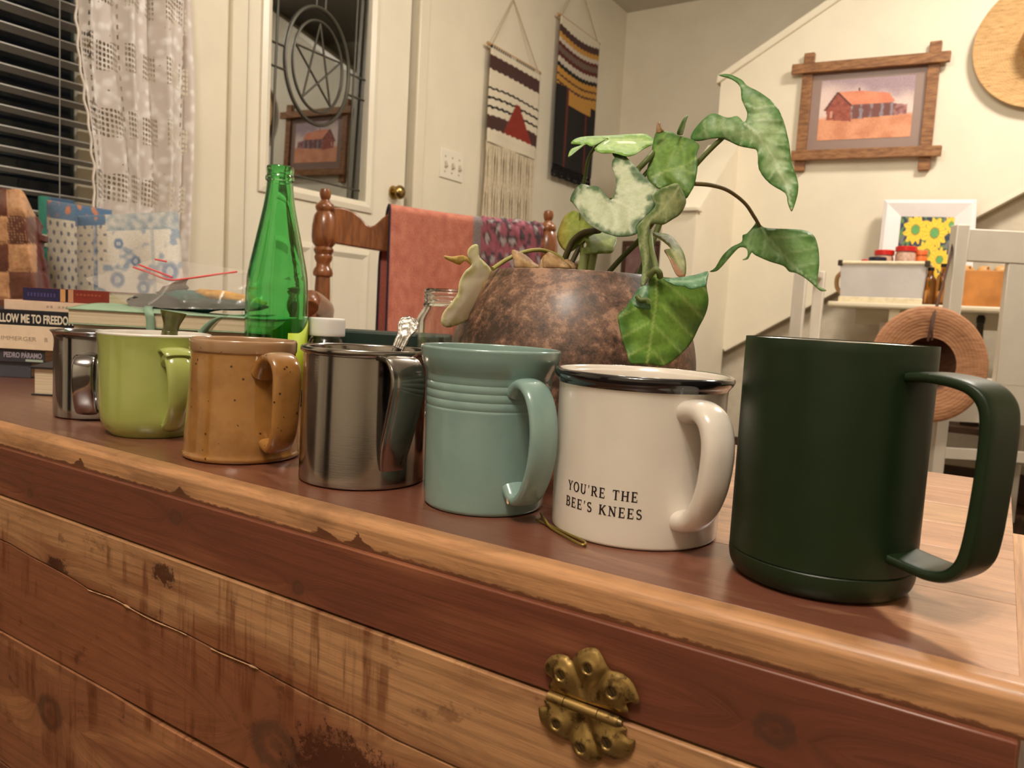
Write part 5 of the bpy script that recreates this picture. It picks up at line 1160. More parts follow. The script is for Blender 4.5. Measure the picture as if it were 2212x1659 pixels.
ribbon('ribbon_marker', [(rx(560), 0.05, 0.0195), (rx(525), 0.018, 0.0195), (rx(490), 0.004, 0.0180), (rx(466), -0.002, 0.012), (rx(448), -0.004, 0.002), (rx(440), -0.005, -0.004)], (0.009, 0.006, 0.002), cov('ribbon', rgb(136, 164, 140), 0.7), nb)
# ---- zip bag
def film_mat(nm, k):
    t = NT(nm); v = t.obj()
    tr = t.n('ShaderNodeBsdfTransparent', {'Color': (0.97, 0.97, 0.97)})
    t.set(Base_Color=rgb(226, 216, 208), Roughness=0.12); t.b.inputs['Coat Weight'].default_value = 0.6
    t.bump(t.noise(v, 60, 3, 0.5), 0.5, 0.003)
    mx = t.n('ShaderNodeMixShader', {0: k, 1: tr.outputs[0], 2: t.b.outputs[0]})
    t.t.links.new(mx.outputs[0], t.out.inputs[0]); return t.m
film = film_mat('bag_film', 0.2); milky = film_mat('milky_film', 0.32)
bag = wthing('zip_bag', 'clear zip-top plastic bag with a red seal, lying on the mint notebook', 'plastic bag', tuple(spot(390, 0.88, 0.578)))
def sheet(name, outl, dep, mat, parent, step=8, bulge=0.0, wr=0.004, smooth_n=3, th=0.0, fr=0.02, cols=None):
    P = crom(outl, smooth_n, True) if smooth_n > 1 else outl
    (x0, y0, d0), (x1, y1, d1), (x2, y2, d2) = dep
    det = (x1 - x0) * (y2 - y0) - (x2 - x0) * (y1 - y0)
    gx = ((d1 - d0) * (y2 - y0) - (d2 - d0) * (y1 - y0)) / det; gy = ((x1 - x0) * (d2 - d0) - (x2 - x0) * (d1 - d0)) / det
    v2, tri = fill(P, step); n = len(P); vs = []
    em = 1e-6 + max(min(seg_d(p, P[i], P[(i + 1) % n])[0] for i in range(n)) for p in v2)
    for p in v2:
        e = min(seg_d(p, P[i], P[(i + 1) % n])[0] for i in range(n)) / em
        vs.append(atd(p[0], p[1], d0 + gx * (p[0] - x0) + gy * (p[1] - y0) - bulge * math.sqrt(max(0, 1 - (1 - e) ** 2)) + wr * noise.noise(Vector((p[0] * fr, p[1] * fr, d0 * 9)))))
    o = mesh(name, vs, tri, mat, parent, angle=None, cols=[cols(p) for p in v2] if cols else None)
    if th: solid(o, th)
    return o
sheet('bag_film', [(185, 602), (225, 592), (288, 578), (330, 592), (368, 606), (352, 636), (318, 662), (296, 668), (250, 640), (212, 618)], ((185, 602, .93), (368, 606, .86), (296, 668, .85)), milky, bag, wr=0.010)
sheet('bag_film', [(288, 576), (338, 560), (420, 568), (516, 582), (530, 588), (470, 596), (402, 604), (366, 604), (320, 590)], ((288, 576, .88), (530, 588, .90), (366, 604, .85)), film, bag, wr=0.006)
sheet('bag_film', [(366, 605), (402, 604), (470, 598), (520, 592), (548, 606), (560, 640), (548, 664), (440, 668), (320, 662), (350, 636)], ((366, 605, .85), (530, 600, .87), (420, 668, .838)), film, bag, wr=0.008)
red = plain('red_seal', rgb(226, 92, 92), 0.3, var=0.05)
for pts in ([(288, 577, .878), (325, 590, .868), (365, 604, .852), (402, 602, .856), (460, 594, .878), (512, 587, .897)], [(300, 572, .880), (338, 586, .868), (372, 599, .855)], [(335, 560, .90), (360, 565, .90)]):
    tube('zip_seal', [atd(*p) for p in pts], 0.0011, red, bag, seg=8)
def blob(name, px, py, dep, size, mat, parent, roll=0.0, seed=0, amp=0.18):
    c = atd(px, py, dep); vs, fs = [], []; nu, nv = 28, 16
    ax = (RX * math.cos(roll) - RDN * math.sin(roll)); up = (RX * math.sin(roll) + RDN * -math.cos(roll)) * 1.0
    up = -RDN * math.cos(roll) + RX * math.sin(roll) * -1
    dpt = RF
    for j in range(nv + 1):
        for i in range(nu):
            th = PI * j / nv; ph = 2 * PI * i / nu
            d = Vector((math.sin(th) * math.cos(ph), math.cos(th), math.sin(th) * math.sin(ph)))
            r = 1 + amp * noise.noise(d * 1.7 + Vector((seed, 0, 0))) + amp * 0.5 * noise.noise(d * 5 + Vector((0, seed, 0)))
            vs.append(c + ax * d.x * size[0] * r + up * d.y * size[1] * r + dpt * d.z * size[2] * r)
    for j in range(nv):
        for i in range(nu):
            fs.append((j * nu + i, j * nu + (i + 1) % nu, (j + 1) * nu + (i + 1) % nu, (j + 1) * nu + i))
    return mesh(name, vs, fs, mat, parent, angle=None)
clm = lambda n, c: plain('cloth_' + n, c, 0.85, var=0.25, scale=90, bump=0.5, bscale=260, bdist=0.002)
o = blob('dark_cloth_roll', 345, 656, .885, (0.038, 0.0105, 0.022), clm('ink', rgb(22, 28, 30)), None, -0.06, 1); tag(o, 'dark rolled cloth inside the zip bag', 'cloth')
o = blob('teal_cloth_roll', 415, 651, .895, (0.040, 0.013, 0.020), clm('teal', rgb(40, 92, 88)), None, -0.1, 2); tag(o, 'teal rolled cloth inside the zip bag', 'cloth')
o = blob('yellow_cloth_roll', 490, 645, .90, (0.046, 0.0085, 0.020), clm('yellow', rgb(206, 150, 62)), None, -0.16, 3); tag(o, 'mustard yellow rolled cloth inside the zip bag', 'cloth')
o = blob('grey_green_cloth', 480, 658, .88, (0.048, 0.0060, 0.018), clm('sea', rgb(44, 60, 54)), None, -0.06, 4); tag(o, 'grey-green cloth under the yellow roll in the zip bag', 'cloth')
o = blob('brown_cloth_tuft', 372, 628, .90, (0.020, 0.008, 0.013), clm('umber', rgb(92, 78, 66)), None, 0.5, 5, 0.4); tag(o, 'small brown tuft of cloth at the top of the zip bag', 'cloth')

# ================================================================== SOFA, QUILT AND CUSHIONS UNDER THE WINDOW
sof = wthing('sofa', 'low brown sofa under the window, mostly hidden by the quilt and cushions', 'sofa', (-1.50, 0.35, 0))
sm_ = plain('sofa_cloth', rgb(96, 74, 58), 0.9, var=0.1, bump=0.4, bscale=400)
box('base', (-1.92, -0.55, 0.06), (-1.36, 1.18, 0.30), sm_, sof, bevel=0.02)
box('seat_cushion', (-1.88, -0.42, 0.305), (-1.35, 1.055, 0.43), sm_, sof, bevel=0.03, seg=3)
box('backrest', (-1.925, -0.50, 0.31), (-1.885, 0.93, 0.52), sm_, sof, bevel=0.03, seg=3)
for a, b_ in ((-0.56, -0.43), (1.06, 1.18)): box('arm', (-1.80, a, 0.305), (-1.38, b_, 0.47), sm_, sof, bevel=0.03, seg=3)
for a in (-0.5, 1.12):
    for c in (-1.85, -1.42): box('foot', (c - 0.025, a - 0.025, 0), (c + 0.025, a + 0.025, 0.058), plain('foot_wood', rgb(70, 44, 28), 0.5), sof)
dye = painted('printed_cotton', 0.9, 0.3, 300, sheen=0.2)
def quilt():
    """patchwork quilt folded over the near end of the sofa: top roll then the fall in front"""
    dep = 1.46
    o_ = wthing('patchwork_quilt', 'maroon and cream checked patchwork quilt folded over the sofa', 'quilt', tuple(spot(30, dep, 0.44)))
    MA = rgb(104, 48, 38); CRM = rgb(208, 160, 116); DKP = rgb(112, 66, 46)
    nu, nv = 110, 150; vs, cs, fs = [], [], []
    for j in range(nv + 1):
        v = j / nv
        for i in range(nu + 1):
            u = i / nu
            px = -150 + u * (232 + 42 * sst(v, 0.10, 1.0)); topy = 396 + 12 * sst(u, 0.45, 0.75) + 60 * sst(u, 0.80, 1.0) ** 1.5
            f = max(0, v - 0.14) / 0.86; b_ = max(0, 0.14 - v) / 0.14
            py = topy + f * (790 - topy) + b_ * 10
            side = sst(u, 0.86, 1.0)
            d = dep + 0.05 * (1 - sst(f, 0, 0.12)) + b_ * 0.09 + 0.05 * side + 0.006 * noise.noise(Vector((px * .03, py * .03, 1)))
            qx, qy = (px - 14 - (py - 405) * 0.03) / 61.0, (py - 407) / 60.0
            seam = min(abs(qx - round(qx)), abs(qy - round(qy)))
            d += 0.004 * (1 - sst(seam, 0.0, 0.14)); 
            vs.append(atd(px, py, d))
            nz = noise.noise(Vector((px * .12, py * .12, 3)))
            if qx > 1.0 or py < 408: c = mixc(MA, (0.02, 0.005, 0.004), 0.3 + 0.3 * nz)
            elif (math.floor(qx) + math.floor(qy)) % 2 == 0: c = mixc(CRM, rgb(176, 120, 84), 0.4 + 0.6 * nz)
            else:
                c = mixc(DKP, rgb(84, 44, 34), 0.4 + 0.5 * nz)
                if math.floor(qy) % 4 == 1 and (int(px * .35) + int(py * .35)) % 2 == 0 and (px % 6) < 2.6 and (py % 6) < 2.6: c = rgb(190, 150, 112)
            cs.append(c)
    for j in range(nv):
        for i in range(nu):
            a = j * (nu + 1) + i; fs.append((a, a + 1, a + nu + 2, a + nu + 1))
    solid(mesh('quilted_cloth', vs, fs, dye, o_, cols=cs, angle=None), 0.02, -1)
quilt()
def cushion(name, label, quad, dep, fat, fn, tilt=0.04):
    """soft square cushion: quad = photo corners TL TR BR BL, standing at its own distance"""
    o_ = wthing(name, label, 'cushion', tuple(atd(*[sum(q[k] for q in quad) / 4 for k in (0, 1)], dep)))
    n = 120; vs, cs, fs = [], [], []
    for face in (1, -1):
        for j in range(n + 1):
            for i in range(n + 1):
                u, v = i / n, j / n
                a = (quad[0][0] * (1 - u) + quad[1][0] * u, quad[0][1] * (1 - u) + quad[1][1] * u); b_ = (quad[3][0] * (1 - u) + quad[2][0] * u, quad[3][1] * (1 - u) + quad[2][1] * u)
                px, py = a[0] + (b_[0] - a[0]) * v, a[1] + (b_[1] - a[1]) * v
                h = fat * (max(0, (1 - (2 * u - 1) ** 4)) * max(0, (1 - (2 * v - 1) ** 4))) ** 0.6 * (1 + 0.10 * noise.noise(Vector((u * 4, v * 4, dep))))
                vs.append(atd(px, py, dep + tilt * (0.5 - v) * 2 - face * h)); cs.append(fn(u, v))
    N = (n + 1) ** 2
    for base in (0, N):
        for j in range(n):
            for i in range(n):
                a = base + j * (n + 1) + i; fs.append((a, a + 1, a + n + 2, a + n + 1))
    o = mesh('cushion_cover', vs, fs, dye, o_, cols=cs, angle=None)
    bm = bmesh.new(); bm.from_mesh(o.data); bmesh.ops.remove_doubles(bm, verts=bm.verts, dist=0.0006); bmesh.ops.recalc_face_normals(bm, faces=bm.faces); bm.to_mesh(o.data); bm.free()
    return o_
def dots(u, v, base, ink, nx, ny, r):
    x, y = u * nx, v * ny; x += 0.5 * (int(y) % 2); dx, dy = x % 1 - .5, (y % 1 - .5)
    d = math.hypot(dx, dy * nx / ny)
    return ink if d < r else base
def blues(u, v):
    W_ = rgb(214, 206, 194); B1 = rgb(136, 152, 170); B2 = rgb(104, 126, 154); GB = rgb(140, 152, 160)
    nz = noise.noise(Vector((u * 7, v * 7, 2))); n2 = noise.noise(Vector((u * 16, v * 16, 5)))
    if v < 0.16 and u > 0.28: return mixc(GB, W_, 0.35 + 0.8 * n2)
    if v < 0.10: return mixc(rgb(84, 114, 146), rgb(190, 130, 96), sst(n2, 0.25, 0.4))
    if 0.15 < u < 0.20: return mixc(B2, W_, 0.2 + n2)
    if u < 0.15 or (u < 0.30 and v < 0.45): return dots(u, v, rgb(206, 196, 178), rgb(122, 120, 132), 13, 13, 0.2)
    c = mixc(W_, B1, 0.9 * sst(nz + 0.5 * n2, 0.12, 0.42))
    for fx, fy, r in ((0.38, 0.62, 0.075), (0.62, 0.70, 0.065), (0.56, 0.45, 0.05), (0.88, 0.55, 0.09), (0.40, 0.28, 0.05)):
        d = math.hypot(u - fx, (v - fy) * 0.9)
        if d < r: c = mixc(B2 if d > r * 0.4 else rgb(176, 180, 186), c, sst(d, r * 0.7, r) * 0.6 + 0.3 * max(0, n2))
    if abs(u - 0.73) < 0.02 and v > 0.15: c = mixc(c, GB, 0.5)
    return c
cushion('blue_cushion', 'plump white cushion printed with blue flowers beside the curtain', [(166, 466), (386, 457), (408, 785), (168, 780)], 1.64, 0.045, lambda u, v: blues(u, v * 1.40))
def dotty(u, v):
    n2 = noise.noise(Vector((u * 9, v * 9, 5)))
    if u < 0.44: return mixc(rgb(92, 116, 142), rgb(188, 118, 84), sst(n2, 0.1, 0.3)) if v < 0.15 else dots(u, v, rgb(206, 196, 178), rgb(114, 112, 124), 9, 13, 0.2)
    if v < 0.20: return mixc(rgb(80, 112, 148), rgb(196, 132, 96), sst(n2, 0.18, 0.32))
    if u > 0.86: return rgb(92, 116, 150)
    return dots(u, v, rgb(208, 198, 180), rgb(114, 112, 124), 9, 13, 0.2)
cushion('patchwork_cushion', 'cushion of dotted cream cloth and blue bands beside the quilt', [(100, 431), (242, 454), (242, 775), (106, 770)], 1.73, 0.03, lambda u, v: dotty(u, v * 1.34))
cushion('teal_cushion', 'teal and blue cushion showing only its top edge behind the others', [(82, 421), (160, 433), (160, 770), (90, 765)], 1.785, 0.012, lambda u, v: mixc(rgb(58, 142, 122), rgb(70, 104, 140), sst(u * 1.6 + 0.25 * noise.noise(Vector((u * 8, v * 8, 1))), 0.35, 0.55)))

# ================================================================== WOODEN CHAIR WITH A THROW
wood = None
def chair_wood():
    t = NT('turned_maple_stain'); v = t.obj(); n = t.noise(t.mp(v, (30, 30, 6)), 2.5, 5, 0.6, 0.6)
    t.set(Base_Color=t.mix(t.ss(n, 0.3, 0.72), rgb(108, 60, 32), rgb(156, 96, 54)), Roughness=0.3)
    t.b.inputs['Coat Weight'].default_value = 0.4; t.b.inputs['Coat Roughness'].default_value = 0.15; return t.m
wood = chair_wood()
PL = spot(697, 1.67, 0); PR = spot(1172, 1.80, 0)
wc = wthing('wooden_chair', 'turned brown wooden armchair with a pink throw over its back', 'chair', tuple((PL + PR) / 2 + E2 * -0.1))
def post_prof(h, k=1.0):
    p = [(0.0, 0.0), (0.014, 0.0), (0.017, 0.02), (0.020, 0.30), (0.019, 0.42), (0.021, 0.46), (0.021, 0.55)] + [(0.0205, 0.567), (0.0180, 0.60), (0.0165, 0.655), (0.0155, 0.677), (0.0205, 0.680), (0.0215, 0.686), (0.0195, 0.694), (0.0155, 0.700), (0.0145, 0.708), (0.0185, 0.716), (0.0195, 0.722), (0.0175, 0.727), (0.0205, 0.733), (0.0215, 0.738), (0.0180, 0.744), (0.0245, 0.752), (0.0265, 0.765), (0.0260, 0.790), (0.0225, 0.812), (0.0170, 0.822), (0.0195, 0.826), (0.0205, 0.832), (0.0180, 0.838), (0.0115, 0.843), (0.0085, 0.848), (0.0110, 0.854), (0.0125, 0.862), (0.0100, 0.871), (0.0, 0.874)]
    return [(r * k, z * h / 0.874) for r, z in p]
hL = zat(697, 413, 1.67); hR = zat(1175, 459, 1.80)
lathe('back_post', post_prof(hL), wood, wc, seg=28, loc=tuple(PL)); lathe('back_post', post_prof(hR), wood, wc, seg=28, loc=tuple(PR))
dvc = PR - PL; Lc = dvc.length; dc = dvc.normalized(); nb_ = Vector((-dc.y, dc.x, 0))      # nb_ points away from the camera
def rail(name, z0f, z1f, bow, th=0.018):
    n = 60; vs, fs = [], []
    for i in range(n + 1):
        u = i / n; p = PL + dvc * u + nb_ * (bow * math.sin(PI * u))
        for s, z in ((-1, z0f(u)), (-1, z1f(u)), (1, z1f(u)), (1, z0f(u))):
            q = p + nb_ * (s * th / 2); vs.append((q.x, q.y, z))
    for i in range(n):
        for k in range(4):
            j = (k + 1) % 4; fs.append((i * 4 + k, i * 4 + j, i * 4 + 4 + j, i * 4 + 4 + k))
    fs += [(0, 1, 2, 3), (n * 4 + 3, n * 4 + 2, n * 4 + 1, n * 4)]
    o = mesh(name, vs, fs, wood, wc, angle=50); bev(o, 0.003); return o
def crest(u):
    w_ = abs(u - 0.5)
    return 0.800 - 0.030 * math.exp(-((w_ - 0.30) / 0.05) ** 2) + 0.012 * math.exp(-((w_ - 0.12) / 0.12) ** 2) + 0.004 * math.exp(-((w_ - 0.43) / 0.04) ** 2)
rail('crest_rail', lambda u: 0.728 - 0.012 * math.sin(PI * u), crest, 0.055)
rail('back_rail', lambda u: 0.470, lambda u: 0.510, 0.05, 0.015)
sc = [PL + nb_ * 0.02 - dc * 0.02, PR + nb_ * 0.02 + dc * 0.02]
fw = -nb_ * 0.42
seat = [sc[0], sc[1], sc[1] + fw + dc * 0.02, sc[0] + fw - dc * 0.02]
bev(prism('seat', [(p.x, p.y) for p in seat], 'Z', 0.40, 0.432, wood, wc), 0.006)
for p in (seat[2] - dc * 0.05 + nb_ * 0.05, seat[3] + dc * 0.05 + nb_ * 0.05):
    lathe('front_leg', [(0, 0), (0.014, 0), (0.018, 0.05), (0.021, 0.20), (0.017, 0.26), (0.021, 0.30), (0.021, 0.399), (0, 0.399)], wood, wc, seg=20, loc=(p.x, p.y, 0))
for P_, s in ((PL, -1), (PR, 1)):
    a0 = P_ + Vector((0, 0, zat(700, 690, 1.67))); fr = P_ - nb_ * 0.30 + dc * (0.03 * s)
    zt_ = zat(668, 622, 1.45)
    tube('arm', [a0, a0 - nb_ * 0.05 + Vector((0, 0, -0.006)), a0 - nb_ * 0.13 + Vector((0, 0, 0.018)), Vector((fr.x, fr.y, a0.z + 0.034)), Vector((fr.x, fr.y, a0.z + 0.022)) - nb_ * 0.035], [0.019, 0.021, 0.023, 0.026, 0.020], wood, wc, seg=16, flat=0.8)
    tube('arm_support', [Vector((fr.x, fr.y, 0.43)), Vector((fr.x, fr.y, 0.50)), Vector((fr.x, fr.y, a0.z + 0.02))], [0.014, 0.019, 0.014], wood, wc, seg=14)
# the throw: a cloth hung over the crest rail, near side in front of the far side
def throw():
    o_ = wthing('throw_blanket', 'salmon pink woven throw with a grey stripe and shaggy mauve end, over the chair back', 'blanket', tuple((PL + PR) / 2 + Vector((0, 0, 0.40))))
    SAL = rgb(200, 128, 106); SA2 = rgb(172, 96, 82); NAV = rgb(44, 34, 52); GRY = rgb(134, 124, 124); MAU = rgb(158, 92, 106)
    nu, nv = 130, 110; vs, cs, fs = [], [], []
    u0, u1 = 0.275, 0.968
    for j in range(nv + 1):
        v = j / nv                      # 0 far hem, 0.45 over the rail, 1 near hem
        for i in range(nu + 1):
            uu = i / nu; rag = uu > 0.62
            near = v > 0.45
            sh = (0.010 * (v - 0.45) if near else -0.030 * sst(0.45 - v, 0.0, 0.2))
            u = u0 + (u1 - u0) * uu + sh * (1 - uu)
            p = PL + dvc * u + nb_ * (0.055 * math.sin(PI * u))
            a = (v - 0.45) / 0.05
            if abs(a) < 1:
                off = -0.020 * math.sin(a * PI / 2); z = crest(u) + 0.004 + 0.014 * math.cos(a * PI / 2)
            else:
                L_ = (abs(v - 0.45) - 0.05); z = crest(u) + 0.004 - L_ * (0.92 if near else 0.85); off = -0.020 * (1 if near else -1) - (0.010 * L_ if near else -0.012 * L_)
            zt_ = 0.8235 - 0.018 * uu
            z += (zt_ - crest(u) - 0.018) * 1.0
            off -= 0.006 * math.sin(uu * 17 + 1) * (abs(v - 0.45) * 1.5) * (1 if near else -1)
            nz = noise.noise(Vector((uu * 26, v * 40, 1))); n2 = noise.noise(Vector((uu * 40, v * 60, 7)))
            if rag:
                k = 0.010 * abs(noise.noise(Vector((uu * 34, v * 46, 3)))) + 0.004 * n2
                off -= k if near else -k; z += k * (1 - min(1, abs(a)) if abs(a) < 1 else 0)
            q = p + nb_ * off
            vs.append((q.x, q.y, z))
            if uu < 0.014: c = NAV
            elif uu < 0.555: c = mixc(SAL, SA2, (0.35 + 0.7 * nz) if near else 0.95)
            elif uu < 0.61: c = GRY
            else:
                m_ = noise.noise(Vector((uu * 30, v * 42, 3))) + 0.5 * n2
                c = mixc(MAU, rgb(74, 66, 72), sst(m_, 0.0, 0.12)); c = mixc(c, rgb(170, 160, 160), sst(m_, 0.32, 0.42))
            cs.append(c)
    for j in range(nv):
        for i in range(nu):
            a = j * (nu + 1) + i; fs.append((a, a + 1, a + nu + 2, a + nu + 1))
    solid(mesh('woven_cloth', vs, fs, weave, o_, cols=cs, angle=None), 0.006, 0)
throw()

# ================================================================== STAIR WALL SIDE: PICTURES, TABLE, CHAIRS, HATS
art = painted('printed_art', 0.6, 0.05, 200)
oak = None
def oak_mat():
    t = NT('rustic_oak'); v = t.obj(); n = t.noise(t.mp(v, (14, 60, 60)), 1.6, 5, 0.65)
    t.set(Base_Color=t.mix(t.ss(n, 0.3, 0.72), rgb(112, 70, 38), rgb(166, 116, 70)), Roughness=0.55); t.bump(n, 0.3, 0.002); return t.m
oak = oak_mat()
def bar(name, a, b, width, y0, y1, mat, parent):
    a, b = Vector((a.x, 0, a.z)), Vector((b.x, 0, b.z)); d = (b - a).normalized(); n = Vector((-d.z, 0, d.x)) * (width / 2)
    q = [a - n, b - n, b + n, a + n]
    return bev(prism(name, [(p.x, p.z) for p in q], 'Y', y0, y1, mat, parent), 0.003)
pf = wthing('framed_picture', 'ranch house watercolour in a rustic wooden frame with crossed corners', 'picture', tuple(onY(1880, 230, YS)))
yy = YS - 0.03
W_ = lambda x, y: onY(x, y, yy)
for a, b_ in (((1748, 112), (1724, 369)), ((2022, 86), (1994, 366))): bar('frame_bar', W_(*a), W_(*b_), 0.040, YS - 0.022, YS - 0.001, oak, pf)
for a, b_ in (((1711, 151), (2054, 122)), ((1709, 337), (2034, 326))): bar('frame_bar', W_(*a), W_(*b_), 0.039, YS - 0.040, YS - 0.0225, oak, pf)
def quadpanel(name, quad, y, nu, nv, fn, mat, parent):
    P = [onY(*q, y) if not isinstance(q, Vector) else q for q in quad]; vs, cs, fs = [], [], []
    for j in range(nv + 1):
        for i in range(nu + 1):
            u, v = i / nu, j / nv
            vs.append((P[0] * (1 - u) + P[1] * u) * (1 - v) + (P[3] * (1 - u) + P[2] * u) * v); cs.append(fn(u, v))
    for j in range(nv):
        for i in range(nu):
            a = j * (nu + 1) + i; fs.append((a, a + 1, a + nu + 2, a + nu + 1))
    return mesh(name, vs, fs, mat, parent, cols=cs, angle=None)
matp = plain('mauve_mat_board', rgb(146, 120, 108), 0.35, var=0.03)
o = quadpanel('mat_board', [(1750, 150), (2010, 128), (1990, 330), (1732, 338)], YS - 0.008, 4, 4, lambda u, v: (0, 0, 0), matp, pf)
def ranch(u, v):
    nz = noise.noise(Vector((u * 6, v * 5, 1))); n2 = noise.noise(Vector((u * 22, v * 18, 4)))
    sky = mixc(rgb(226, 200, 190), rgb(166, 142, 150), sst(0.30 - v + nz * 0.12 + (u - 0.4) * 0.25, -0.05, 0.25))
    gnd = mixc(rgb(226, 156, 118), rgb(204, 132, 96), 0.4 + nz + 0.4 * n2)
    c = mixc(sky, gnd, sst(v + 0.02 * nz, 0.58, 0.66))
    def poly(pts, col):
        nonlocal c
        if inside((u, v), pts): c = col
    poly([(.80, .44), (.94, .47), (.94, .62), (.80, .64)], mixc(rgb(176, 126, 124), rgb(120, 70, 66), 0.5 + n2))
    poly([(.36, .40), (.80, .42), (.80, .635), (.34, .67)], mixc(rgb(118, 72, 66), rgb(146, 134, 142), sst(math.sin(u * 58) + 0.9 * n2, 0.3, 1.0)))
    poly([(.19, .21), (.42, .20), (.74, .26), (.82, .42), (.34, .43)], mixc(rgb(212, 122, 92), rgb(226, 146, 112), 0.5 + nz))
    poly([(.075, .48), (.19, .22), (.345, .43), (.36, .70), (.09, .66)], mixc(rgb(164, 86, 68), rgb(130, 62, 50), 0.4 + n2))
    for a, b_ in (((.06, .50), (.19, .21)), ((.19, .21), (.35, .44))):
        if seg_d((u, v), a, b_)[0] < .012: c = rgb(92, 46, 40)
    if 0.12 < u < 0.15 and 0.52 < v < 0.62: c = rgb(206, 150, 130)
    if abs(u - 0.42) < 0.008 and 0.15 < v < 0.21: c = rgb(90, 56, 48)
    return c
quadpanel('watercolour_print', [(1776, 175), (1979, 161), (1966, 295), (1764, 304)], YS - 0.0095, 110, 76, ranch, art, pf)
# white framed flower print leaning on the wall
TB = 0.704
sf = wthing('framed_picture', 'yellow flower print in a wide white frame, leaning on the wall behind the table', 'picture', (-0.33, 3.2, TB))
def leanp(px, py):
    p = onY(px, py, 3.24); f = (p.z - TB) / (1.113 - TB); return onY(px, py, 3.17 + 0.075 * max(0, min(1, f)))
wfm = plain('white_frame_paint', rgb(232, 226, 224), 0.35, var=0.02)
oq = [(1911, 432), (2111, 432), (2096, 664), (1887, 652)]; iq = [(1947, 468), (2063, 470), (2046, 630), (1930, 622)]
mq = [((a[0] * .78 + b_[0] * .22), (a[1] * .78 + b_[1] * .22)) for a, b_ in zip(oq, iq)]
def ring(name, A, B, da, db, mat, parent):
    vs = [leanp(*p) - Vector((0, da, 0)) for p in A] + [leanp(*p) - Vector((0, db, 0)) for p in B]
    fs = [(k, (k + 1) % 4, 4 + (k + 1) % 4, 4 + k) for k in range(4)]
    return mesh(name, vs, fs, mat, parent, smooth=False)
ring('frame_edge', oq, oq, -0.012, 0.012, wfm, sf); ring('frame_bevel', oq, mq, 0.012, 0.020, wfm, sf); ring('frame_face', mq, iq, 0.020, 0.006, wfm, sf)
bk_ = mesh('backing', [leanp(*p) + Vector((0, 0.010, 0)) for p in oq], [(0, 1, 2, 3)], oak, sf, smooth=False)
FL = [(.30, .18, .20), (.66, .22, .21), (.24, .62, .19), (.55, .50, .17), (.80, .58, .16), (.70, .90, .20), (.15, .92, .15), (.95, .10, .12)]
def flowers(u, v):
    n2 = noise.noise(Vector((u * 14, v * 16, 4)))
    c = mixc(rgb(40, 46, 72), rgb(88, 128, 66), sst(n2, 0.02, 0.16))
    c = mixc(c, rgb(110, 108, 104), sst(noise.noise(Vector((u * 9, v * 9, 9))), 0.25, 0.32))
    for fx, fy, r in FL:
        d = math.hypot(u - fx, (v - fy) * 1.15); a = math.atan2(v - fy, u - fx)
        rr = 1.18 * r * (0.90 + 0.12 * math.cos(a * 11 + fx * 20) + 0.10 * n2)
        if d < rr:
            c = mixc(rgb(242, 202, 52), rgb(214, 150, 30), sst(math.sin(a * 18), 0.6, 1.0) * 0.7)
            if d < r * 0.36: c = rgb(92, 160, 84) if fx > 0.25 else rgb(120, 84, 40)
            elif d < r * 0.44: c = rgb(150, 120, 40)
    return c
P4 = [leanp(*p) - Vector((0, 0.006, 0)) for p in iq]
quadpanel('flower_print', P4, 0, 90, 110, flowers, art, sf)
# straw hat hung high on the stair wall
def straw_mat(name, a, b, fleck):
    t = NT(name); v = t.obj(); p = t.xyz(v)
    r = t.math('SQRT', t.math('ADD', t.math('MULTIPLY', p[0], p[0]), t.math('MULTIPLY', p[1], p[1])))
    n = t.noise(t.mp(v, (10, 60, 10)), 3.0, 4, 0.6, 0.5); rings = t.math('SINE', t.math('MULTIPLY', r, 720.0))
    c = t.mix(t.ss(n, 0.3, 0.7), a, b); c = t.mix(t.math('MULTIPLY', t.ss(n, 0.62, 0.72), 0.8), c, fleck)
    c = t.mix(t.math('MULTIPLY', t.math('MULTIPLY', t.ss(rings, 0.2, 1.0), n), 0.22), c, fleck)
    t.set(Base_Color=c, Roughness=0.75); t.bump(t.math('ADD', t.math('MULTIPLY', rings, 0.4), n), 0.3, 0.0015); return t.m
def hat(name, label, prof, mat, centre, normal, parts='brim'):
    z = Vector(normal).normalized(); q = z.to_track_quat('Z', 'Y')
    o_ = thing(name, label, 'hat', tuple(centre)); o_.rotation_mode = 'QUATERNION'; o_.rotation_quaternion = q
    return o_
c = onY(2266, 92, YS - 0.008)
R1 = 0.226
h1 = hat('straw_hat', 'pale straw hat hung high on the wall at the right edge', None, None, c, (0, -1, 0.0))
sm1 = straw_mat('pale_straw', rgb(204, 166, 112), rgb(182, 140, 88), rgb(120, 82, 44))
o = lathe('brim', smooth_prof([(0.085, 0.012), (0.12, 0.010), (0.17, 0.014), (0.212, 0.020), (R1, 0.024), (R1 + 0.001, 0.0275), (R1 - 0.003, 0.0285), (0.212, 0.0245), (0.17, 0.018), (0.12, 0.014), (0.085, 0.016)], 4), sm1, h1, seg=96, closed=True)
lathe('crown', smooth_prof([(0.085, 0.0161), (0.082, 0.05), (0.074, 0.085), (0.055, 0.100), (0.02, 0.104), (0.0, 0.104)], 4), sm1, h1, seg=72)
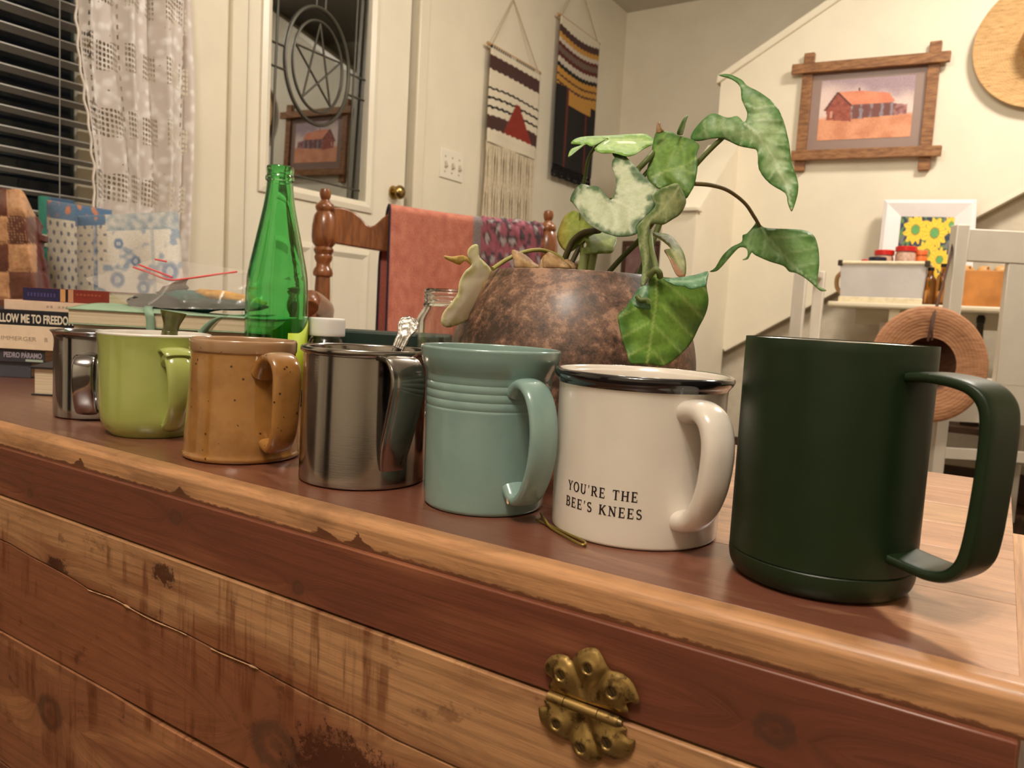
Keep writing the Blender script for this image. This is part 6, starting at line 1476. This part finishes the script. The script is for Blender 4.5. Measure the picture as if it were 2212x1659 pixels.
# table with its load
wt = plain('white_table_paint', rgb(222, 210, 184), 0.42, var=0.05, scale=12)
XA = onY(1787, 655, 2.95).x
tb_ = wthing('white_table', 'narrow white table against the stair wall behind the chairs', 'table', (XA + 0.4, 3.08, 0))
bev(box('table_top', (XA, 2.95, TB - 0.018), (XA + 0.86, 3.235, TB), wt, tb_), 0.006, 3)
box('apron', (XA + 0.06, 3.20, TB - 0.075), (XA + 0.80, 3.215, TB - 0.0185), wt, tb_)
for a in (XA + 0.20, XA + 0.76):
    for b_ in (2.985, 3.18): bev(box('leg', (a, b_, 0), (a + 0.035, b_ + 0.035, TB - 0.0185 if b_ < 3.1 else TB - 0.0755), wt, tb_), 0.003)
box('shelf', (XA + 0.16, 3.05, 0.268), (XA + 0.84, 3.235, 0.29), plain('dark_shelf_wood', rgb(70, 48, 30), 0.5, var=0.2, scale=20), tb_)
gp = plain('grey_enamel', rgb(198, 192, 188), 0.35, var=0.06, scale=10); rim_ = plain('worn_rim', rgb(226, 212, 180), 0.4, var=0.12, scale=60); rus = plain('rust_metal', rgb(70, 58, 46), 0.5, 0.5, var=0.3, scale=80)
pa, pb = onY(1812, 650, 2.985), onY(1991, 652, 2.985)
pan = wthing('enamel_pan', 'pale grey rectangular enamel pan with a cream rim, full of jars', 'pan', ((pa.x + pb.x) / 2, 3.07, TB))
x0, x1, hz_ = pa.x, pb.x, 0.143
def pan_side(name, q): return solid(mesh(name, q, [(0, 1, 2, 3)], gp, pan, smooth=False), 0.004)
ya, yb_ = 2.985, 3.155; tp = 0.004
z0 = TB + 0.004
pan_side('pan_front', [(x0 + tp, ya + 0.004, z0), (x1 - tp, ya + 0.004, z0), (x1 + tp, ya, z0 + hz_ - 0.01), (x0 - tp, ya, z0 + hz_ - 0.01)])
pan_side('pan_back', [(x0 + tp, yb_ - 0.004, z0), (x1 - tp, yb_ - 0.004, z0), (x1 + tp, yb_, z0 + hz_ - 0.01), (x0 - tp, yb_, z0 + hz_ - 0.01)])
pan_side('pan_end', [(x0 + tp, ya + 0.006, z0), (x0 + tp, yb_ - 0.006, z0), (x0 - tp, yb_ - 0.003, z0 + hz_ - 0.01), (x0 - tp, ya + 0.003, z0 + hz_ - 0.01)])
pan_side('pan_end', [(x1 - tp, ya + 0.006, z0), (x1 - tp, yb_ - 0.006, z0), (x1 + tp, yb_ - 0.003, z0 + hz_ - 0.01), (x1 + tp, ya + 0.003, z0 + hz_ - 0.01)])
box('pan_bottom', (x0 + 0.002, ya + 0.004, TB + 0.0005), (x1 - 0.002, yb_ - 0.004, TB + 0.0038), gp, pan)
zr = z0 + hz_ - 0.006
for a, b_ in (((x0 - .006, ya - .002), (x1 + .006, ya - .002)), ((x1 + .006, ya - .002), (x1 + .006, yb_ + .002)), ((x1 + .006, yb_ + .002), (x0 - .006, yb_ + .002)), ((x0 - .006, yb_ + .002), (x0 - .006, ya - .002))):
    tube('rolled_rim', [(a[0], a[1], zr), (b_[0], b_[1], zr)], 0.0065, rim_, pan, seg=12)
for a in (x0 - .006, x1 + .006): box('rim_corner', (a - 0.008, ya - 0.010, zr - 0.012), (a + 0.008, ya + 0.006, zr + 0.009), rus, pan, bevel=0.003)
box('foot_moulding', (x0 - 0.002, ya - 0.006, TB + 0.0005), (x1 + 0.002, ya - 0.001, TB + 0.020), rim_, pan, bevel=0.002)
tube('side_handle', [(x0 - 0.004, 3.03, zr - 0.03), (x0 - 0.022, 3.04, zr - 0.05), (x0 - 0.024, 3.06, zr - 0.085), (x0 - 0.006, 3.07, zr - 0.11)], 0.008, plain('tan_cord', rgb(190, 150, 100), 0.8), pan, seg=10)
redl = plain('red_lid', rgb(206, 40, 34), 0.35, var=0.04); jg = glass('spice_jar_glass', (0.95, 0.9, 0.86), 0.05, 1.4)
def spice(label, px, pyt, wpx, y, lidm, body, filling=None):
    p = onY(px, pyt, y); dep = (RF.dot(p - CAM)); r = wpx / 2 / F_PX * dep; h = p.z - TB - 0.005
    t = thing('spice_jar', label, 'jar', (p.x, p.y, TB + 0.005), 0, 'jars in the enamel pan')
    lathe('jar', [(0, 0), (r * .9, 0), (r * .96, 0.004), (r * .96, h - 0.03), (r * .86, h - 0.018), (0, h - 0.018)], body, t, seg=32)
    lathe('lid', [(0, h - 0.0175), (r, h - 0.0175), (r, h - 0.002), (r * .95, h), (0, h)], lidm, t, seg=40)
bodyj = plain('pink_granules', rgb(206, 168, 146), 0.35, var=0.2, scale=90)
spice('low red-lidded jar at the left of the jars in the pan', 1875, 561, 26, 3.11, redl, bodyj)
spice('wide red-lidded jar in the middle of the pan', 1911, 541, 40, 3.10, redl, bodyj)
spice('jar with a dark blue lid in front of the red-lidded jars', 1896, 556, 36, 3.03, plain('navy_lid', rgb(34, 32, 52), 0.4), bodyj)
spice('tallest red-lidded jar, at the right of the pan', 1958, 533, 42, 3.085, redl, bodyj)
spice('orange jar beside the tallest red-lidded jar', 1990, 541, 28, 3.12, plain('orange_lid', rgb(222, 108, 48), 0.4), plain('orange_body', rgb(226, 116, 52), 0.4))
am = glass('amber_glass', (0.45, 0.20, 0.05), 0.02, 1.5)
for lb, px, pyt, y, hgt in (('dark amber bottle beside the pan, the left one of two', 2012, 578, 3.04, 0), ('amber bottle half hidden behind the chair post, right of the other amber bottle', 2040, 570, 3.10, 0)):
    p = onY(px, pyt, y); h = p.z - TB - 0.0005
    t = thing('amber_bottle', lb, 'bottle', (p.x, p.y, TB + 0.0005), 0, 'amber bottles on the white table')
    lathe('bottle', [(0, 0)] + smooth_prof([(0.017, 0), (0.020, 0.002), (0.020, h * .62), (0.012, h * .76), (0.009, h * .84), (0.009, h - 0.012)], 4) + [(0, h - 0.012)], am, t, seg=32)
    lathe('cap', [(0, h - 0.0115), (0.0105, h - 0.0115), (0.0105, h), (0, h)], plain('black_cap', rgb(26, 22, 20), 0.4), t, seg=24)
ba, bb_ = onY(2050, 660, 2.975), onY(2150, 665, 2.975); bt = onY(2100, 584, 2.975).z
wb = wthing('wooden_box', 'orange-brown wooden box behind the white chair back, holding tan onions', 'box', ((ba.x + bb_.x) / 2, 3.05, TB))
pine = plain('amber_pine', rgb(196, 128, 62), 0.5, var=0.18, scale=14)
xa_, xb_ = ba.x, bb_.x + 0.02
for nm, lo, hi in (('box_side', (xa_, 2.975, TB + 0.0005), (xb_, 2.987, bt)), ('box_side', (xa_, 3.113, TB + 0.0005), (xb_, 3.125, bt)), ('box_end', (xa_, 2.9875, TB + 0.0005), (xa_ + 0.011, 3.1125, bt)), ('box_end', (xb_ - 0.011, 2.9875, TB + 0.0005), (xb_, 3.1125, bt)), ('box_floor', (xa_ + 0.0115, 2.9875, TB + 0.0005), (xb_ - 0.0115, 3.1125, TB + 0.010))):
    box(nm, lo, hi, pine, wb, bevel=0.0015)
on_ = plain('onion_skin', rgb(206, 154, 92), 0.4, var=0.15, scale=60)
for k, lb in enumerate(('left onion of three in the wooden box', 'middle onion of three in the wooden box', 'right onion of three in the wooden box')):
    xx = xa_ + 0.040 + k * 0.048
    o = lathe('onion', smooth_prof([(0.0, -0.021), (0.012, -0.019), (0.0215, -0.004), (0.0215, 0.007), (0.013, 0.017), (0.0045, 0.022), (0.002, 0.029)], 4) + [(0.0, 0.029)], on_, None, seg=28)
    o.location = (xx, 3.04 + 0.012 * (k % 2), bt + 0.000); o.rotation_euler = (0.9, 0.3 * k, 0.4); tag(o, lb, 'onion', 'onions in the wooden box')
pc2 = onY(1913, 694, 3.10)
cd_ = rbox('white_board', (pc2.x, pc2.y + 0.035, pc2.z / 2 + 0.001), (0.055, 0.010, pc2.z * 0.99), plain('card_white', rgb(226, 216, 206), 0.6), None, 0.25, 0.001, -0.10, roty=0.03)
tag(cd_, 'narrow white board leaning under the white table, left of the hanging straw hat', 'board')
p = onY(2119, 690, 3.15)
pm = thing('dark_bottle', 'dark brown bottle standing on the shelf below the table, behind the straw hat', 'bottle', (p.x, p.y, 0.2903))
h = p.z + 0.015 - 0.2903
lathe('bottle', [(0, 0)] + smooth_prof([(0.026, 0), (0.030, 0.003), (0.030, h * .6), (0.014, h * .78), (0.011, h - 0.03)], 4) + [(0, h - 0.03)], plain('brown_bottle', rgb(50, 36, 24), 0.2), pm, seg=32)
lathe('stopper', [(0, h - 0.0295), (0.013, h - 0.0295), (0.014, h - 0.01), (0.009, h), (0, h)], plain('black_cap', rgb(26, 22, 20), 0.4), pm, seg=24)
# white chairs
cw = plain('white_chair_paint', rgb(216, 206, 190), 0.42, var=0.03, scale=12)
def white_chair(label, org, rot, hpost, htop, hbot, splat=True, wid=0.43, deep=0.35):
    """origin at the left rear post; local x along the back, local y toward the seat front"""
    t = thing('white_chair', label, 'chair', tuple(org), rot, 'white wooden chairs')
    for x in (0.0, wid): bev(box('back_post', (x - 0.018, -0.018, 0), (x + 0.018, 0.018, hpost), cw, t), 0.003)
    bev(box('top_rail', (0.0185, -0.012, hbot), (wid - 0.0185, 0.010, htop), cw, t), 0.003)
    if splat: bev(box('back_splat', (wid / 2 - 0.076, -0.011, 0.471), (wid / 2 + 0.076, 0.009, hbot - 0.0005), cw, t), 0.002)
    bev(box('seat', (-0.005, 0.0185, 0.44), (wid + 0.005, deep, 0.47), cw, t), 0.006)
    box('seat_rail', (0.0185, -0.012, 0.36), (wid - 0.0185, 0.012, 0.4705 if splat else 0.43), cw, t)
    for x in (0.0, wid): bev(box('front_leg', (x - 0.016, deep - 0.045, 0), (x + 0.016, deep - 0.013, 0.4395), cw, t), 0.002)
    box('back_stretcher', (0.0185, -0.010, 0.252), (wid - 0.0185, 0.010, 0.282), cw, t)
    for x in (0.0, wid): box('side_stretcher', (x - 0.009, 0.0185, 0.20), (x + 0.009, deep - 0.0455, 0.225), cw, t)
    return t
zp = zat(2050, 488, 2.15)
white_chair('white wooden chair with a broad back splat and a straw hat hung on its corner', spot(2049, 2.17, 0), YAW - 0.02, zp, zat(2100, 498, 2.15), zat(2100, 567, 2.15))
zq = zat(1722, 566, 2.37)
white_chair('white wooden chair seen almost edge on in front of the stair wall', spot(1760, 2.74, 0), YAW - math.radians(119), zq, zq - 0.004, zq - 0.028, False, 0.424, 0.25)
# straw hat hung by its cord from the chair
hc = spot(2013, 2.045, zat(2013, 787, 2.045))
h2 = hat('straw_hat', 'tan straw hat hanging by its cord on the white chair, showing its dark inside', None, None, hc, tuple(-E2 + Vector((0, 0, 0.10)) - E1 * 0.05))
sm2 = straw_mat('tan_straw', rgb(190, 138, 98), rgb(160, 108, 74), rgb(120, 74, 46))
lathe('brim', smooth_prof([(0.072, -0.004), (0.095, -0.002), (0.125, 0.002), (0.148, 0.0), (0.155, -0.003), (0.1565, -0.001), (0.155, 0.0005), (0.148, 0.0035), (0.125, 0.0055), (0.095, 0.0018), (0.072, -0.0002)], 4), sm2, h2, seg=96, closed=True)
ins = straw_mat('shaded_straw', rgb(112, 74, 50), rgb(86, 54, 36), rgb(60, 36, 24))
lathe('crown', smooth_prof([(0.0718, -0.0002), (0.0705, -0.02), (0.066, -0.06), (0.058, -0.083), (0.03, -0.088)], 4) + [(0.0, -0.088), (0.0, -0.091)] + smooth_prof([(0.03, -0.091), (0.060, -0.086), (0.0685, -0.062), (0.0728, -0.02), (0.0735, -0.0046)], 4), ins, h2, seg=72)
ck_ = plain('leather_cord', rgb(76, 48, 34), 0.7)
Mi = (Matrix.Translation(hc) @ h2.rotation_quaternion.to_matrix().to_4x4()).inverted()
for pts in ([(2062, 500, 2.145), (2058, 530, 2.143), (2035, 620, 2.09), (2014, 690, 2.035), (2004, 737, 2.03)], [(2062, 500, 2.145), (2055, 545, 2.143), (2030, 640, 2.08), (2015, 700, 2.032), (2013, 735, 2.028)]):
    tube('chin_cord', [Mi @ atd(*p) for p in pts], 0.0032, ck_, h2, seg=8)
tube('chin_cord', [Mi @ atd(*p) for p in [(2062, 500, 2.145), (2066, 492, 2.155), (2068, 500, 2.20), (2067, 530, 2.21)]], 0.0032, ck_, h2, seg=8)
# small framed picture on the back wall
fp = wthing('framed_picture', 'small mauve picture in a brown frame low on the back wall, behind the plant', 'picture', (-1.765, YF, 0.78))
fx0, fx1, fz0, fz1 = -1.878, -1.650, 0.72, 1.042
fb = plain('brown_frame', rgb(92, 64, 44), 0.45, var=0.1)
for lo, hi in (((fx0, fz1 - 0.026), (fx1, fz1)), ((fx0, fz0), (fx1, fz0 + 0.026)), ((fx0, fz0 + 0.0261), (fx0 + 0.024, fz1 - 0.0261)), ((fx1 - 0.024, fz0 + 0.0261), (fx1, fz1 - 0.0261))):
    box('frame_bar', (lo[0], YF - 0.018, lo[1]), (hi[0], YF - 0.0005, hi[1]), fb, fp, bevel=0.003)
def mauve(u, v):
    d = math.hypot((u - .55) * 1.0, (v - .75) * 0.9)
    return mixc(rgb(86, 58, 52), mixc(rgb(172, 136, 132), rgb(150, 110, 112), noise.noise(Vector((u * 5, v * 5, 2))) + .5), sst(d, .22, .32))
panel('print', (fx0 + 0.023, YF - 0.008, fz1 - 0.025), (fx1 - fx0 - 0.046, 0, 0), (0, 0, -(fz1 - fz0 - 0.05)), 30, 40, mauve, art, fp)
